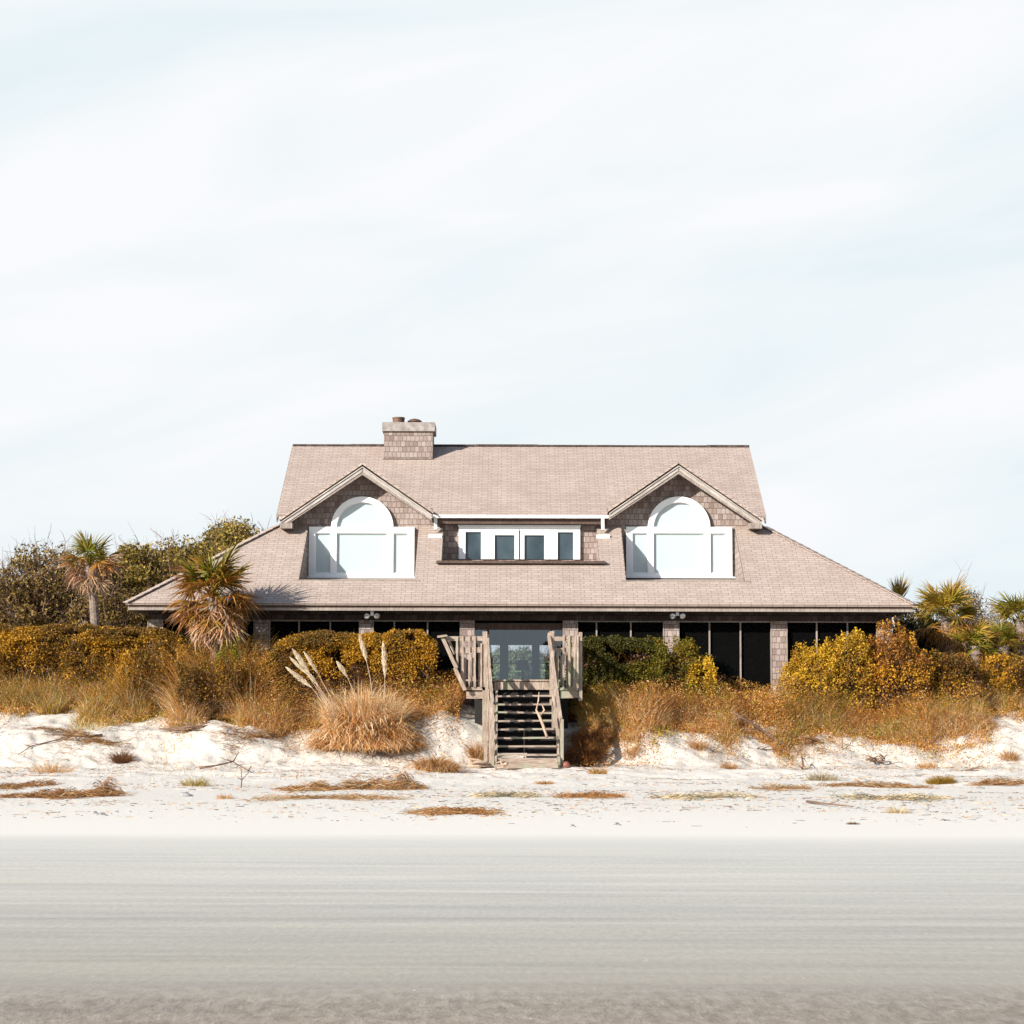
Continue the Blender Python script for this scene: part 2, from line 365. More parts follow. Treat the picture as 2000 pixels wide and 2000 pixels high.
c = mixc(t, mmath(t, 'MULTIPLY', wetm, 0.7), c, ramp(t, mot, [(0.36, (0.66, 0.62, 0.58)), (0.62, (1.16, 1.16, 1.15))]), 'MULTIPLY')
gz = noise(t, oc, 55, 3, 0.7); c = mixc(t, 0.35, c, ramp(t, gz, [(0.3, (0.8, 0.79, 0.78)), (0.7, (1.1, 1.1, 1.1))]), 'MULTIPLY')
dry = ramp(t, yn, [(31 / 60, (0, 0, 0)), (38 / 60, (1, 1, 1))])
df = noise(t, coords(t, 'Object', (1, 1, 1)), 1.4, 7, 0.75); df2 = noise(t, oc, 16, 5, 0.8)
dirt = mmath(t, 'MULTIPLY', ramp(t, df, [(0.46, (0, 0, 0)), (0.62, (1, 1, 1))]), ramp(t, df2, [(0.52, (0, 0, 0)), (0.66, (1, 1, 1))]))
c = mixc(t, mmath(t, 'MULTIPLY', mmath(t, 'MULTIPLY', dirt, dry), 0.75), c, (0.24, 0.17, 0.11))
t.links.new(c, b.inputs['Base Color']); b.inputs['Roughness'].default_value = 0.92; b.inputs['Specular IOR Level'].default_value = 0.2
bh = mmath(t, 'ADD', mmath(t, 'MULTIPLY', noise(t, oc, 6, 8, 0.7), dry), mmath(t, 'MULTIPLY', mot, mmath(t, 'MULTIPLY', wetm, 0.35)))
bump(t, b, bh, 0.55, 0.09); M_SAND = m

m, t, b, o = newmat('sea'); b.inputs['Base Color'].default_value = (0.03, 0.06, 0.07, 1); b.inputs['Roughness'].default_value = 0.12
bump(t, b, noise(t, coords(t, 'Object', (0.4, 1, 1)), 0.8, 6, 0.6), 0.6, 0.4); M_SEA = m

# ------------------------------------------------------------------ ground
def axis(segs):
    a = []
    for s0, s1, st_ in segs: a += list(np.arange(s0, s1, st_))
    return np.array(a + [segs[-1][1]])
gx = axis([(-1800, -200, 200), (-200, -40, 20), (-40, -16, 1.5), (-16, 16, 0.07), (16, 40, 1.5), (40, 200, 20), (200, 1800, 200)])
gy = axis([(-400, -40, 30), (-40, 6, 3), (6, 40, 0.5), (40, 49, 0.12), (49, 56, 0.06), (56, 75, 0.6), (75, 200, 12), (200, 3000, 200)])
GX, GY = np.meshgrid(gx, gy); GZ = H(GX, GY)
V = np.stack([GX, GY, GZ], -1).reshape(-1, 3); nx = len(gx); ny = len(gy)
I = np.arange(nx * ny).reshape(ny, nx)
Q = np.stack([I[:-1, :-1], I[:-1, 1:], I[1:, 1:], I[1:, :-1]], -1).reshape(-1, 4)
me = np_mesh('sand_ground', V, Q); me.polygons.foreach_set('use_smooth', [True] * len(me.polygons))
tag(link('sand_ground', me, M_SAND), kind='structure')
s = MB(); s.box(-1800, 1800, -2500, -22, -1.6, -0.62); tag(s.build('sea', M_SEA), kind='structure')

# ================================================================== THE HOUSE
YE = 55.0; ZE = Zat(1180, YE)                        # front eave
XL, XR = Xat(245, 1180, YE), Xat(1788, 1178, YE)
GXL, GXR = -6.12, 6.60                               # upper gable faces
DW = 3.55; YW = YE + DW                              # wall plane of the upper storey
SL = (Zat(1027.5, YW) - ZE) / DW                     # lower roof slope
def ZL(d): return ZE + SL * d
DRG = 7.3; YRG = YE + DRG; ZR = Zat(871, YRG)        # ridge
DU = 3.25; ZU0 = Zat(1006, YE + DU); SU = (ZR - ZU0) / (DRG - DU)
def ZU(d): return ZU0 + SU * (d - DU)
FLOOR = 1.65; YB = 2 * YRG - YE                      # back eave (mirror)
WXL, WXR = XL + 0.52, XR - 0.52; YF = YE + 0.62      # front wall / column plane
SOF = ZE - 0.17                                      # soffit level
house = empty('beach_house', (0.25, 62, FLOOR - 0.4))
tag(house, 'two storey wooden beach house with tan shingle roof and two arched dormer windows', 'house')
HO = Vector((0.25, 62, FLOOR - 0.4))
class HB(MB):
    def build(s, name, mat, parent=None, smooth=False):
        s.v = [tuple(Vector(v) - HO) for v in s.v]
        return MB.build(s, name, mat, parent if parent else house, smooth)

rec = [(Xat(602, 1075, YW), Xat(818, 1075, YW), 1.0), (Xat(866, 1060, YW), Xat(1165, 1060, YW), 1.80), (Xat(1213, 1075, YW), Xat(1435, 1075, YW), 1.0)]
xtl = GXL + 0.02; hipd = DW - 0.02
kl = (GXL - XL) / hipd; kr = (XR - GXR) / hipd
DT = 4.3
s = HB()
TH = 0.05
def Lp(x, d): return (x, YE + d, ZL(d))
xs = [rec[0][0]]
s.slab([Lp(XL, 0), Lp(rec[0][0], 0), Lp(rec[0][0], DT), Lp(GXL + 0.35, DT), Lp(GXL, hipd)], TH)
for i, (a, b_, d) in enumerate(rec):
    s.slab([Lp(a, 0), Lp(b_, 0), Lp(b_, d), Lp(a, d)], TH)
    nxt = rec[i + 1][0] if i < 2 else None
    if nxt: s.slab([Lp(b_, 0), Lp(nxt, 0), Lp(nxt, DT), Lp(b_, DT)], TH)
s.slab([Lp(rec[2][1], 0), Lp(XR, 0), Lp(GXR, hipd), Lp(GXR - 0.35, DT), Lp(rec[2][1], DT)], TH)
zh = ZL(hipd)
s.slab([(XL, YB, ZE), (XL, YE, ZE), (GXL, YE + hipd, zh), (GXL, YB - hipd, zh)], TH)
s.slab([(XR, YE, ZE), (XR, YB, ZE), (GXR, YB - hipd, zh), (GXR, YE + hipd, zh)], TH)
s.slab([(XR, YB, ZE), (XL, YB, ZE), (GXL, YB - hipd, zh), (GXR, YB - hipd, zh)], TH)
lower = s.build('lower_roof', M_ROOF)
for (a, b_) in (((XL, YE, ZE), (GXL, YE + hipd, zh)), ((XR, YE, ZE), (GXR, YE + hipd, zh))):
    s = HB(); a = Vector(a); b_ = Vector(b_); n = 20      # hip ridge caps
    for i in range(n):
        p = a.lerp(b_, i / n); q = a.lerp(b_, (i + 1.06) / n)
        s.bar(p + Vector((0, 0, .022)), q + Vector((0, 0, .01)), 0.2, 0.02, (0, 0, 1))
    s.build('hip_cap', M_ROOF, lower)
# upper roof
d1, d2 = Xat(845, 1008, YE + 3.2), Xat(1187, 1005, YE + 3.2)
def Up(x, d): return (x, YE + d, ZU(d))
s = HB()
s.slab([Up(GXL, 3.62), Up(d1, 3.62), Up(d1, DRG), Up(GXL, DRG)], 0.06)
s.slab([Up(d1, DU), Up(d2, DU), Up(d2, DRG), Up(d1, DRG)], 0.06)
s.slab([Up(d2, 3.62), Up(GXR, 3.62), Up(GXR, DRG), Up(d2, DRG)], 0.06)
s.slab([Up(GXL, DU), Up(GXL + .5, DU), Up(GXL + .5, 3.62), Up(GXL, 3.62)], 0.06)
s.slab([Up(GXR - .5, DU), Up(GXR, DU), Up(GXR, 3.62), Up(GXR - .5, 3.62)], 0.06)
YUB = 2 * YRG - (YE + DU)
s.slab([(GXR, YUB, ZU0), (GXL, YUB, ZU0), (GXL, YRG, ZR), (GXR, YRG, ZR)], 0.06)
upper = s.build('upper_roof', M_ROOF)
s = HB()
x = GXL + 0.02
while x < GXR - 0.05:
    L = random.uniform(0.8, 2.6); x2 = min(x + L, GXR)
    s.box(x, x2 - 0.004, YRG - 0.07, YRG + 0.07, ZR - 0.035, ZR + 0.028 + random.uniform(-.006, .012)); x = x2
s.build('ridge_cap', M_DARKSHAKE, upper)
# gable end walls
for gxx, sgn in ((GXL + 0.10, -1), (GXR - 0.10, 1)):
    t_ = 0.06; s = HB()
    pts = [(gxx, YW + .05, zh - .4), (gxx, YUB - .35, zh - .4), (gxx, YUB - .35, ZU(DU + .35) - .1), (gxx, YRG, ZR - .1), (gxx, YW + .05, ZU(DW + .05) - .1)]
    s.slab(pts if sgn > 0 else pts[::-1], t_); s.build('gable_end_wall', M_SHAKE)
for gxx in (GXL + 0.02, GXR - 0.02):
    s = HB()
    s.bar((gxx, YE + DU, ZU(DU) - 0.14), (gxx, YRG, ZR - 0.14), 0.03, 0.14, (0, 0, 1))
    s.bar((gxx, YUB, ZU0 - 0.14), (gxx, YRG, ZR - 0.14), 0.03, 0.14, (0, 0, 1)); s.build('gable_fascia', M_TRIM, upper)
# eave fascia + soffit
s = HB()
for (p, q) in (((XL + .05, YE + .07), (XR - .05, YE + .07)), ((XL + .05, YB - .07), (XR - .05, YB - .07))):
    s.box(p[0], q[0], p[1] - .02, p[1] + .02, ZE - 0.165, ZE - 0.10)
fb = s
for (p, q) in (((XL + .05, YE + .07), (XR - .05, YE + .07)), ((XL + .05, YB - .07), (XR - .05, YB - .07))):
    s = HB(); s.box(p[0] + .02, q[0] - .02, p[1] + .005, p[1] + .045, ZE - 0.0995, ZE - 0.052); s.build('eave_board_and_shade', M_DARKWOOD)  # dark strip added as the shadow line under the shingle edge
s = fb
for xx in (XL + .07, XR - .07): s.box(xx - .018, xx + .018, YE + .09, YB - .09, ZE - 0.165, ZE - 0.06)
fas = s.build('fascia_board', M_TRIM)
s = HB(); s.box(XL + .09, XR - .09, YE + .095, YB - .095, ZE - 0.165, ZE - 0.14); s.build('soffit', M_DARKWOOD)
# upper front wall with gables
DZ = 3.0; AP = [P(708, 907, YE + DZ), P(1325.5, 905, YE + DZ)]; SD = 0.69; HWID = [(2.13, 1.83), (1.83, 2.16)]
s = HB()
def wallpoly(pts, t_=0.08): s.slab(pts, t_)
zb = ZL(1.0) - 0.1
for i in range(2):
    a = AP[i]; xl_ = max(a.x - 1.98, GXL + .3); xr_ = min(a.x + 1.98, GXR - .3)
    wz = a.z - 0.10
    def zr(x): return wz - SD * abs(x - a.x)
    s.slab([(xl_, YW, zb), (xr_, YW, zb), (xr_, YW, zr(xr_)), (a.x, YW, wz), (xl_, YW, zr(xl_))], 0.08)
x0_, x1_ = AP[0].x + 1.98, AP[1].x - 1.98
s.slab([(x0_, YW, zb), (x1_, YW, zb), (x1_, YW, ZU(DW) - .07), (x0_, YW, ZU(DW) - .07)], 0.08)
s.build('upper_wall', M_SHAKE)
# recess cheeks and ledges
for i, (a, b_, d) in enumerate(rec):
    l_ = HB(); zl = ZL(d) - 0.07
    for xx, sg in ((a, 1), (b_, -1)):
        pts = [(xx, YE + d, zl - .05), (xx, YW, zl - .05), (xx, YW, ZL(DW) - .01), (xx, YE + d, ZL(d) - .01)]
        s = HB(); s.slab(pts[::-1] if sg < 0 else pts, 0.05); s.build('recess_side_wall', M_SHAKE)
    if i != 1:
        zb2 = Zat(1128.5, YW) - 0.02
        l_.slab([(a + .01, YE + d - .02, ZL(d) - .03), (b_ - .01, YE + d - .02, ZL(d) - .03), (b_ - .01, YW, zb2), (a + .01, YW, zb2)], 0.04)
    else:
        l_.slab([(a + .01, YE + d, ZL(d)), (b_ - .01, YE + d, ZL(d)), (b_ - .01, YW, ZL(d) + .05), (a + .01, YW, ZL(d) + .05)], 0.04)
    l_.build('recess_ledge', M_ROOF)
#                                           # flashing strip at the dormer recess front edge
for i in (0, 2):
    s = HB(); a, b_, d = rec[i]; s.box(a - .12, b_ + .12, YE + d - .03, YE + d - .0, ZL(d) - .03, ZL(d) + .022); s.build('flashing', M_TRIM, lower)
# dormer roofs
for i in range(2):
    a = AP[i]; dback = DU + (a.z - ZU0) / SU + .12
    s = HB()
    for sg in (-1, 1):
        hw = HWID[i][0 if sg < 0 else 1]; ze = a.z - SD * hw; xe = a.x + sg * hw
        dl = max(3.35, DU + (ze - ZU0) / SU + .1)
        pts = [(a.x, YE + DZ, a.z), (a.x, YE + dback, a.z), (xe, YE + dl, ze), (xe, YE + DZ, ze)]
        s.slab(pts if sg > 0 else pts[::-1], 0.05)
    dr = s.build('dormer_roof', M_ROOF)
    s = HB(); f2 = HB()
    for sg in (-1, 1):
        hw = HWID[i][0 if sg < 0 else 1]; dv = Vector((sg * hw, 0, -SD * hw)); L = dv.length; nn = Vector((SD * sg, 0, 1)).normalized()
        p = Vector((a.x, YE + DZ + .0, a.z)) - nn * 0.0
        q = p + dv
        e_ = 0.0
        off = nn * (0.05 + 0.085); ex = Vector((0, 0, 0))
        A_ = Vector((a.x, YE + DZ + 0.02, a.z - 0.06)); B_ = A_ + dv * 0.985
        th = 0.17
        s.poly([A_ + Vector((0, -.03, 0)), B_ + Vector((0, -.03, 0)), B_ + Vector((0, -.03, -th)), A_ + Vector((0, -.03, -th * 1.25))][::(1 if sg < 0 else -1)])
        s.poly([A_ + Vector((0, .03, -th * 1.25)), B_ + Vector((0, .03, -th)), B_ + Vector((0, -.03, -th)), A_ + Vector((0, -.03, -th * 1.25))][::(-1 if sg < 0 else 1)])
        s.poly([B_ + Vector((0, -.03, 0)), B_ + Vector((0, .03, 0)), B_ + Vector((0, .03, -th)), B_ + Vector((0, -.03, -th))][::(1 if sg < 0 else -1)])
        # crown strip proud of the rake board, and soffit behind it
        f2.bar(A_ + Vector((0, -.055, -.012)), B_ + Vector((0, -.055, -.012)), 0.028, 0.03, (0, 1, 0))
        f2.bar(A_ + Vector((0, -.04, -.085)), B_ + Vector((0, -.04, -.085)), 0.07, 0.015, (0, 1, 0))
        C_ = A_ + Vector((0, .03, -.09)); D_ = B_ + Vector((0, .03, -.09)); yb_ = DW - DZ - .06
        s.poly([C_, D_, D_ + Vector((0, yb_, 0)), C_ + Vector((0, yb_, 0))][::(1 if sg < 0 else -1)])
    s.build('rake_board', M_TRIM, dr)
    f2.build('rake_molding', M_PALETRIM, dr)
    s = HB()                                          # cornice return box at the outer rake foot
    sg = -1 if i == 0 else 1; hw = HWID[i][0 if sg < 0 else 1]; xe = a.x + sg * hw; ze = a.z - SD * hw
    x0, x1 = sorted((xe - sg * .02, xe - sg * 0.33)); s.box(x0, x1, YE + DZ - .045, YW - .01, ze - 0.20, ze - 0.055)
    s.build('cornice_return', M_TRIM, dr)
# arched windows
def arched_window(cx_px, xl_px, xr_px, blindvar):
    k = YW; Yf = YW - 0.10
    def X(p, y=1075): return Xat(p, y, Yf)
    def Z(p): return Zat(p, Yf, cx_px)
    cx = X(cx_px); sc = F / Yf * 1.0
    ppm = (X(cx_px + 50) - X(cx_px - 50)) / 100
    zsp = Z(1032); RO, RI = 61 * ppm, 50 * ppm
    win = HB()
    zt, zb_ = Z(1029), Z(1120)
    y0, y1 = Yf, YW - .002
    xl_, xr_ = X(xl_px), X(xr_px)
    win.box(xl_, xr_, y0, y1, zb_ - .085, zb_)                  # bottom rail
    win.box(xl_, xr_, y0, y1, Z(1041), zt)                      # head rail
    sw = 12 * ppm
    for (a, b_) in ((xl_, xl_ + sw), (xr_ - sw, xr_), (cx - RO, cx - RI), (cx + RI, cx + RO)):
        win.box(a, b_, y0 - .004, y1 - .004, zb_ + .0015, Z(1041) - .0015)
    win.arc(cx, zsp + 0.02, RI, RO, 0, math.pi, y0 - .02, y1, 32)
    win.box(cx - RO, cx - RI + .001, y0 - .02, y1, zt - .03, zsp + .02); win.box(cx + RI - .001, cx + RO, y0 - .02, y1, zt - .03, zsp + .02)
    w_ = win.build('arched_window', M_WHITE)
    # inner sash beads
    be = HB()
    for (a, b_) in ((xl_ + sw, cx - RO), (cx - RI, cx + RI), (cx + RO, xr_ - sw)):
        for (p, q) in (((a, zb_), (b_, zb_)), ((a, Z(1041)), (b_, Z(1041)))):
            be.box(p[0], q[0], y0 + .03, y1 - .01, p[1] - (.025 if q[1] > zb_ + .1 else 0), p[1] + (.025 if q[1] < zb_ + .1 else 0))
        for xx, dx in ((a, .02), (b_, -.02)):
            be.box(min(xx, xx + dx), max(xx, xx + dx), y0 + .032, y1 - .012, zb_ + .025, Z(1041) - .025)
    be.arc(cx, zsp + 0.02, RI - .02, RI, 0, math.pi, y0 + .03, y1, 28)
    be.build('sash', M_WHITE, w_)
    yg = YW - .035
    for (a, b_) in ((xl_ + sw, cx - RO), (cx - RI, cx + RI), (cx + RO, xr_ - sw)):
        g = HB(); g.poly([(a, yg, zb_), (b_, yg, zb_), (b_, yg, Z(1041)), (a, yg, Z(1041))]); g.build('pane', M_BLIND, w_)
    g = HB(); pts = [(cx + RI * math.cos(t), yg, zsp + .02 + RI * math.sin(t)) for t in np.linspace(0, math.pi, 28)]
    g.poly([(cx - RI, yg, zt), (cx + RI, yg, zt)] + pts); g.build('pane', M_BLIND, w_)
    g = HB(); g.box(xl_ - .07, xr_ + .07, Yf - .08, YW - .003, zb_ - .125, zb_ - .088); g.build('sill', M_WHITE, w_)
arched_window(707, 603, 809, 0)
arched_window(1326.5, 1223, 1430, 1)
# centre casement band
Yf = YW - 0.09
def cX(p): return Xat(p, 1060, Yf)
def cZ(p): return Zat(p, Yf)
panes = [(909, 939.5, 1039), (966, 1005, 1045), (1024, 1063, 1045), (1089, 1119.6, 1039)]
win = HB(); zb_, zt = cZ(1092), cZ(1027)
edges = [896] + [q for p in panes for q in (p[0], p[1])] + [1133]
for i in range(0, len(edges), 2): win.box(cX(edges[i]), cX(edges[i + 1]), Yf, YW - .002, zb_, zt)
for (a, b_, y) in panes: win.box(cX(a) + .0005, cX(b_) - .0005, Yf + .003, YW - .004, cZ(y), zt - .003)
cw = win.build('casement_window', M_WHITE)
g = HB()
for (a, b_) in ((957, 1014.5), (1014.5, 1072)):       # raised sash outlines of the middle pair
    for q in (a, b_): g.box(cX(q) - .012, cX(q) + .012, Yf - .014, Yf - .001, zb_, cZ(1035))
g.box(cX(957) + .013, cX(1072) - .013, Yf - .014, Yf - .001, cZ(1037), cZ(1035))
g.box(cX(896) - .02, cX(1133) + .02, Yf - .03, Yf - .001, zt - .03, zt + .02)
g.build('sash', M_WHITE, cw)
for (a, b_, y) in panes:
    g = HB(); yg = YW - .03; g.poly([(cX(a), yg, zb_), (cX(b_), yg, zb_), (cX(b_), yg, cZ(y)), (cX(a), yg, cZ(y))]); g.build('pane', M_DGLASS, cw)
a, b_, d = rec[1]
g = HB(); g.box(a - .12, b_ + .16, YE + d - .16, YE + d + .10, ZL(d) - .01, ZL(d) + .055); g.build('sill', M_DARKWOOD, cw)
# gutter, fascia under it and downspouts
s = HB(); yg = YE + DU; zg = ZU0
s.box(d1 - .02, d2 + .02, yg - .09, yg + .02, zg - .085, zg - .004); gut = s.build('gutter', M_OLDWHITE)
s = HB(); s.box(d1 + .02, d2 - .02, yg + .025, yg + .06, zg - .23, zg - .06); s.box(d1 + .03, d2 - .03, yg + .061, YW - .005, zg - .22, zg - .20); s.build('eave_board_and_shade', M_DARKWOOD)
for px in (851, 1177):
    x = Xat(px, 1015, yg); s = HB()
    s.bar((x, yg - .05, zg - .08), (x, yg - .05, zg - .26), .085, .07); s.bar((x, yg - .05, zg - .24), (x, yg - .12, zg - .40), .08, .06)
    zz = ZL(DU - .25); s.bar((x - .17, yg - .25, zz + .03), (x + .17, yg - .25, zz + .03), .05, .1, (0, 0, 1))
    s.build('downspout', M_OLDWHITE, gut)
# chimney
dC = 6.45; yC = YE + dC
xa, xb = Xat(750, 870, yC), Xat(845, 870, yC); zt = Zat(843, yC)
s = HB(); s.box(xa, xb, yC, yC + 1.15, ZU(dC) - .3, zt); ch = s.build('chimney', M_SHAKE)
s = HB(); s.box(xa - .05, xb + .06, yC - .06, yC + 1.21, zt + .0, Zat(825, yC - .06)); s.build('chimney_cap', M_CONC, ch)
zc = Zat(825, yC - .06)
s = HB(); x = Xat(778.5, 820, yC + .5); s.tube([(x, yC + .5, zc), (x, yC + .5, zc + .19)], .165, 20); s.tube([(x, yC + .5, zc + .16), (x, yC + .5, zc + .20)], .175, 20); s.build('flue', M_FLUE, ch)
s = HB(); x = Xat(810, 820, yC + .5); s.tube([(x, yC + .5, zc), (x, yC + .5, zc + .09)], .16, 20)
s.tube([(x, yC + .5, zc + .085), (x, yC + .5, zc + .10), (x, yC + .5, zc + .145), (x, yC + .5, zc + .17)], [.20, .20, .13, .03], 20); s.build('flue', M_FLUE, ch)
s = HB(); s.box(xa - .03, xb + .03, yC - .02, yC - .004, ZU(dC) - .05, ZU(dC) + .02); s.build('flashing', M_DARKWOOD, ch)
# lower storey: back and side walls, columns, beam, screens, inner wall
s = HB(); gz = FLOOR - .5
s.box(WXL, WXL + .12, YF + .35, YB - .6, gz, SOF + .02); s.build('side_wall', M_SHAKE)
s = HB(); s.box(WXR - .12, WXR, YF + .35, YB - .6, gz, SOF + .02); s.build('side_wall', M_SHAKE)
bw = [(958, 976), (993, 1039), (1054, 1072)]; yb_ = YB - .72
bx = [(Xat(a, 1290, yb_), Xat(b_, 1290, yb_)) for a, b_ in bw]; ztw = Zat(1260, yb_); zbw = FLOOR + .5
s = HB(); xprev = WXL + .13
for a, b_ in bx:
    s.box(xprev, a, yb_, yb_ + .1, gz, SOF + .02); s.box(a + .001, b_ - .001, yb_ + .002, yb_ + .098, ztw, SOF + .02); s.box(a + .001, b_ - .001, yb_ + .002, yb_ + .098, gz, zbw); xprev = b_
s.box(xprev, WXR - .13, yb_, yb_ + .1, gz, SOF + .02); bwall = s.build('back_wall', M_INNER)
for a, b_ in bx:
    for q in (.33, .66): g = HB(); zz = zbw + (ztw - zbw) * q; g.box(a, b_, yb_ - .02, yb_ - .002, zz - .015, zz + .015); g.build('window_bar', M_DARKWOOD, bwall)
cols = [(290, 317), (497, 526), (703, 728), (900, 925), (1101, 1127), (1297, 1325), (1507, 1536), (1714, 1742)]
cxs = []
for (a, b_) in cols:
    x0, x1 = Xat(a, 1215, YF), Xat(b_, 1215, YF); cxs.append((x0, x1)); s = HB()
    s.box(x0, x1, YF, YF + .33, gz, SOF - .20); c_ = s.build('column', M_SHAKE)
    g = HB()
    for xx in (x0 - .022, x1): g.box(xx, xx + .022, YF - .012, YF + .3, gz, SOF - .20)
    g.build('corner_board', M_TRIM, c_)
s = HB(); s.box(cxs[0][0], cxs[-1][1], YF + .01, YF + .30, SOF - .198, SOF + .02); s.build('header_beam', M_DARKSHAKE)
mull = {0: [375, 432], 1: [584, 645], 2: [770, 835], 4: [1165, 1232], 5: [1385.5, 1446], 6: [1595, 1655]}
s_ = None
for bay in range(7):
    if bay == 3: continue
    x0, x1 = cxs[bay][1] + .023, cxs[bay + 1][0] - .023
    g = HB(); g.poly([(x0, YF + .12, gz), (x1, YF + .12, gz), (x1, YF + .12, SOF - .22), (x0, YF + .12, SOF - .22)]); sc_ = g.build('porch_screen', M_SCREEN)
    g = HB()
    for p in mull[bay]:
        x = Xat(p, 1250, YF + .1); g.box(x - .018, x + .018, YF + .06, YF + .11, gz, SOF - .235)
    g.box(x0, x1, YF + .06, YF + .11, SOF - .233, SOF - .20)
    g.build('screen_post', M_TRIM, sc_)
YI = YF + 2.4
cxa, cxb = cxs[3][1], cxs[4][0]
s = HB()
s.box(WXL + .13, cxa - .35, YI, YI + .1, gz, SOF); s.box(cxb + .35, WXR - .13, YI, YI + .1, gz, SOF)
s.box(cxa - .35, cxa - .25, YF + .36, yb_ - .01, gz, SOF); s.box(cxb + .25, cxb + .35, YF + .36, yb_ - .01, gz, SOF)
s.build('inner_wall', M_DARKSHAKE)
for (a, b_) in ((1398, 1416), (1419, 1437), (590, 640), (1330, 1376)):
    x0, x1 = Xat(a, 1280, YI), Xat(b_, 1280, YI); g = HB(); g.box(x0, x1, YI - .05, YI - .005, FLOOR, Zat(1262, YI)); g.build('inner_door', M_TEAL if a > 1390 and a < 1420 else M_INNER)
s = HB(); s.box(WXL, WXR, YF + .005, YB - .6, gz - .02, FLOOR); s.build('floor_slab', M_DARKWOOD)
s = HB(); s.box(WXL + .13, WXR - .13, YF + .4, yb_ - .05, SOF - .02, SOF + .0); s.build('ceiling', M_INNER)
# centre glass entry
s = HB(); zdt = Zat(1230, YF + .25)
s.box(cxa + .024, cxb - .024, YF + .2, YF + .30, zdt, zdt + .16); dh = s.build('glass_door', M_DARKWOOD)
g = HB(); g.poly([(cxa + .03, YF + .25, FLOOR), (cxb - .03, YF + .25, FLOOR), (cxb - .03, YF + .25, zdt), (cxa + .03, YF + .25, zdt)]); g.build('pane', M_GLASS, dh)
for px in (953, 1076): g = HB(); x = Xat(px, 1270, YF + .22); g.box(x - .03, x + .03, YF + .2, YF + .245, FLOOR, zdt - .001); g.build('door_frame', M_DARKWOOD, dh)
# floodlights
for px in (727, 1323):
    c = P(px, 1201, YE + .35); fl = HB(); fl.box(c.x - .04, c.x + .04, c.y - .04, c.y + .04, c.z - .02, SOF + .03)
    f_ = fl.build('floodlight', M_METAL)
    for sg in (-1, 1):
        g = HB(); p = Vector((c.x + sg * .10, c.y, c.z)); dv = Vector((sg * .25, -1, -.35)).normalized()
        g.tube([Vector((c.x, c.y, c.z)), p], .015, 6)
        g.tube([p - dv * .02, p + dv * .03, p + dv * .09, p + dv * .115, p + dv * .12], [.03, .05, .075, .072, .05], 14); g.build('lamp_head', M_METAL, f_, True)
# table lamp inside the room, seen through the glass door
lp = P(1021, 1300, 60.0); lamp = empty('table_lamp', (lp.x, 60.0, FLOOR + .75)); tag(lamp, 'table lamp with wide shade standing inside behind the glass door', 'lamp')
s = MB(); s.tube([(0, 0, 0), (0, 0, .06), (0, 0, .25), (0, 0, lp.z - FLOOR - .82)], [.09, .10, .04, .02], 14); s.build('lamp_base', M_TWIG, lamp)
zs = lp.z - FLOOR - .75; s = MB(); s.tube([(0, 0, zs - .13), (0, 0, zs + .15)], [.19, .13], 24, False); s.build('lamp_shade', M_LAMP, lamp)
tb = empty('side_table', (lp.x - .1, 60.0, FLOOR)); tag(tb, 'small dark side table carrying the lamp behind the glass door', 'table')
s = MB(); s.box(-.5, .5, -.3, .3, .71, .75); s.build('table_top', M_DARKWOOD, tb)
for sx in (-.45, .45):
    for sy in (-.25, .25): s = MB(); s.box(sx - .025, sx + .025, sy - .025, sy + .025, 0, .71); s.build('leg', M_DARKWOOD, tb)
# teal bin on the porch
c = P(491, 1285, YF - .25); s = MB(); s.tube([(0, 0, 0), (0, 0, .55)], [.15, .19], 18); s.tube([(0, 0, .55), (0, 0, .60)], [.20, .19], 18)
o_ = s.build('storage_bin', M_TEAL); o_.location = (c.x, YF - .25, c.z - .62); tag(o_, 'faded teal plastic bin half hidden beside the shingled porch column', 'bin')

# ================================================================== STAIRCASE AND LANDING
st = empty('beach_stairs', (SX, 50.1, h1(SX, 50.1))); tag(st, 'weathered grey timber beach stairs with picket landing rails below the house', 'stairs')
SO = Vector(st.location)
class SB(MB):
    def build(s, name, mat, parent=None, smooth=False):
        s.v = [tuple(Vector(v) - SO) for v in s.v]; return MB.build(s, name, mat, parent if parent else st, smooth)
Y0 = 50.12; RUN = 0.285; ys_ = [1476, 1459.5, 1443, 1426, 1409.5, 1393.5, 1377.5, 1361]
xa, xb = Xat(971, 1476, Y0), Xat(1088, 1476, Y0)
for i, yp in enumerate(ys_):
    Y = Y0 + RUN * i; z = Zat(yp, Y) + .02; s = SB(); j = random.uniform(-.012, .012)
    s.bar((xa + random.uniform(-.01, .01), Y + .11, z + j), (xb + random.uniform(-.01, .01), Y + .11, z - j), 0.04, 0.235, (0, 1, 0)); s.build('tread', M_WOOD)
YT = Y0 + RUN * 9; ZD = Zat(1327, YT - .2); YS = YT - .18
s = SB(); s.bar((xa, Y0 + .0, Zat(1487, Y0)), (xb, Y0 + .0, Zat(1487, Y0)), .15, .035); s.build('riser', M_WOOD)
s = SB(); s.bar((xa - .05, Y0 - .06, Zat(1497, Y0)), (xb + .02, Y0 - .06, Zat(1495, Y0)), .1, .14); s.build('riser', M_WOOD)
zt0, zt1 = Zat(1480, Y0), ZD - .08
for x in (xa - .03, xb + .03, (xa + xb) / 2 - .06):
    s = SB(); o2 = .0 if x != (xa + xb) / 2 - .06 else -.14
    s.bar((x, Y0 - .1, zt0 - .17 + o2), (x, YS + .2, zt1 - .12 + o2), .05 if o2 == 0 else .035, .22 if o2 == 0 else .08, (0, -.58, .81)); s.build('stringer', M_WOOD)
x0d, x1d = Xat(905, 1345, 52.2), Xat(1128, 1345, 52.2)
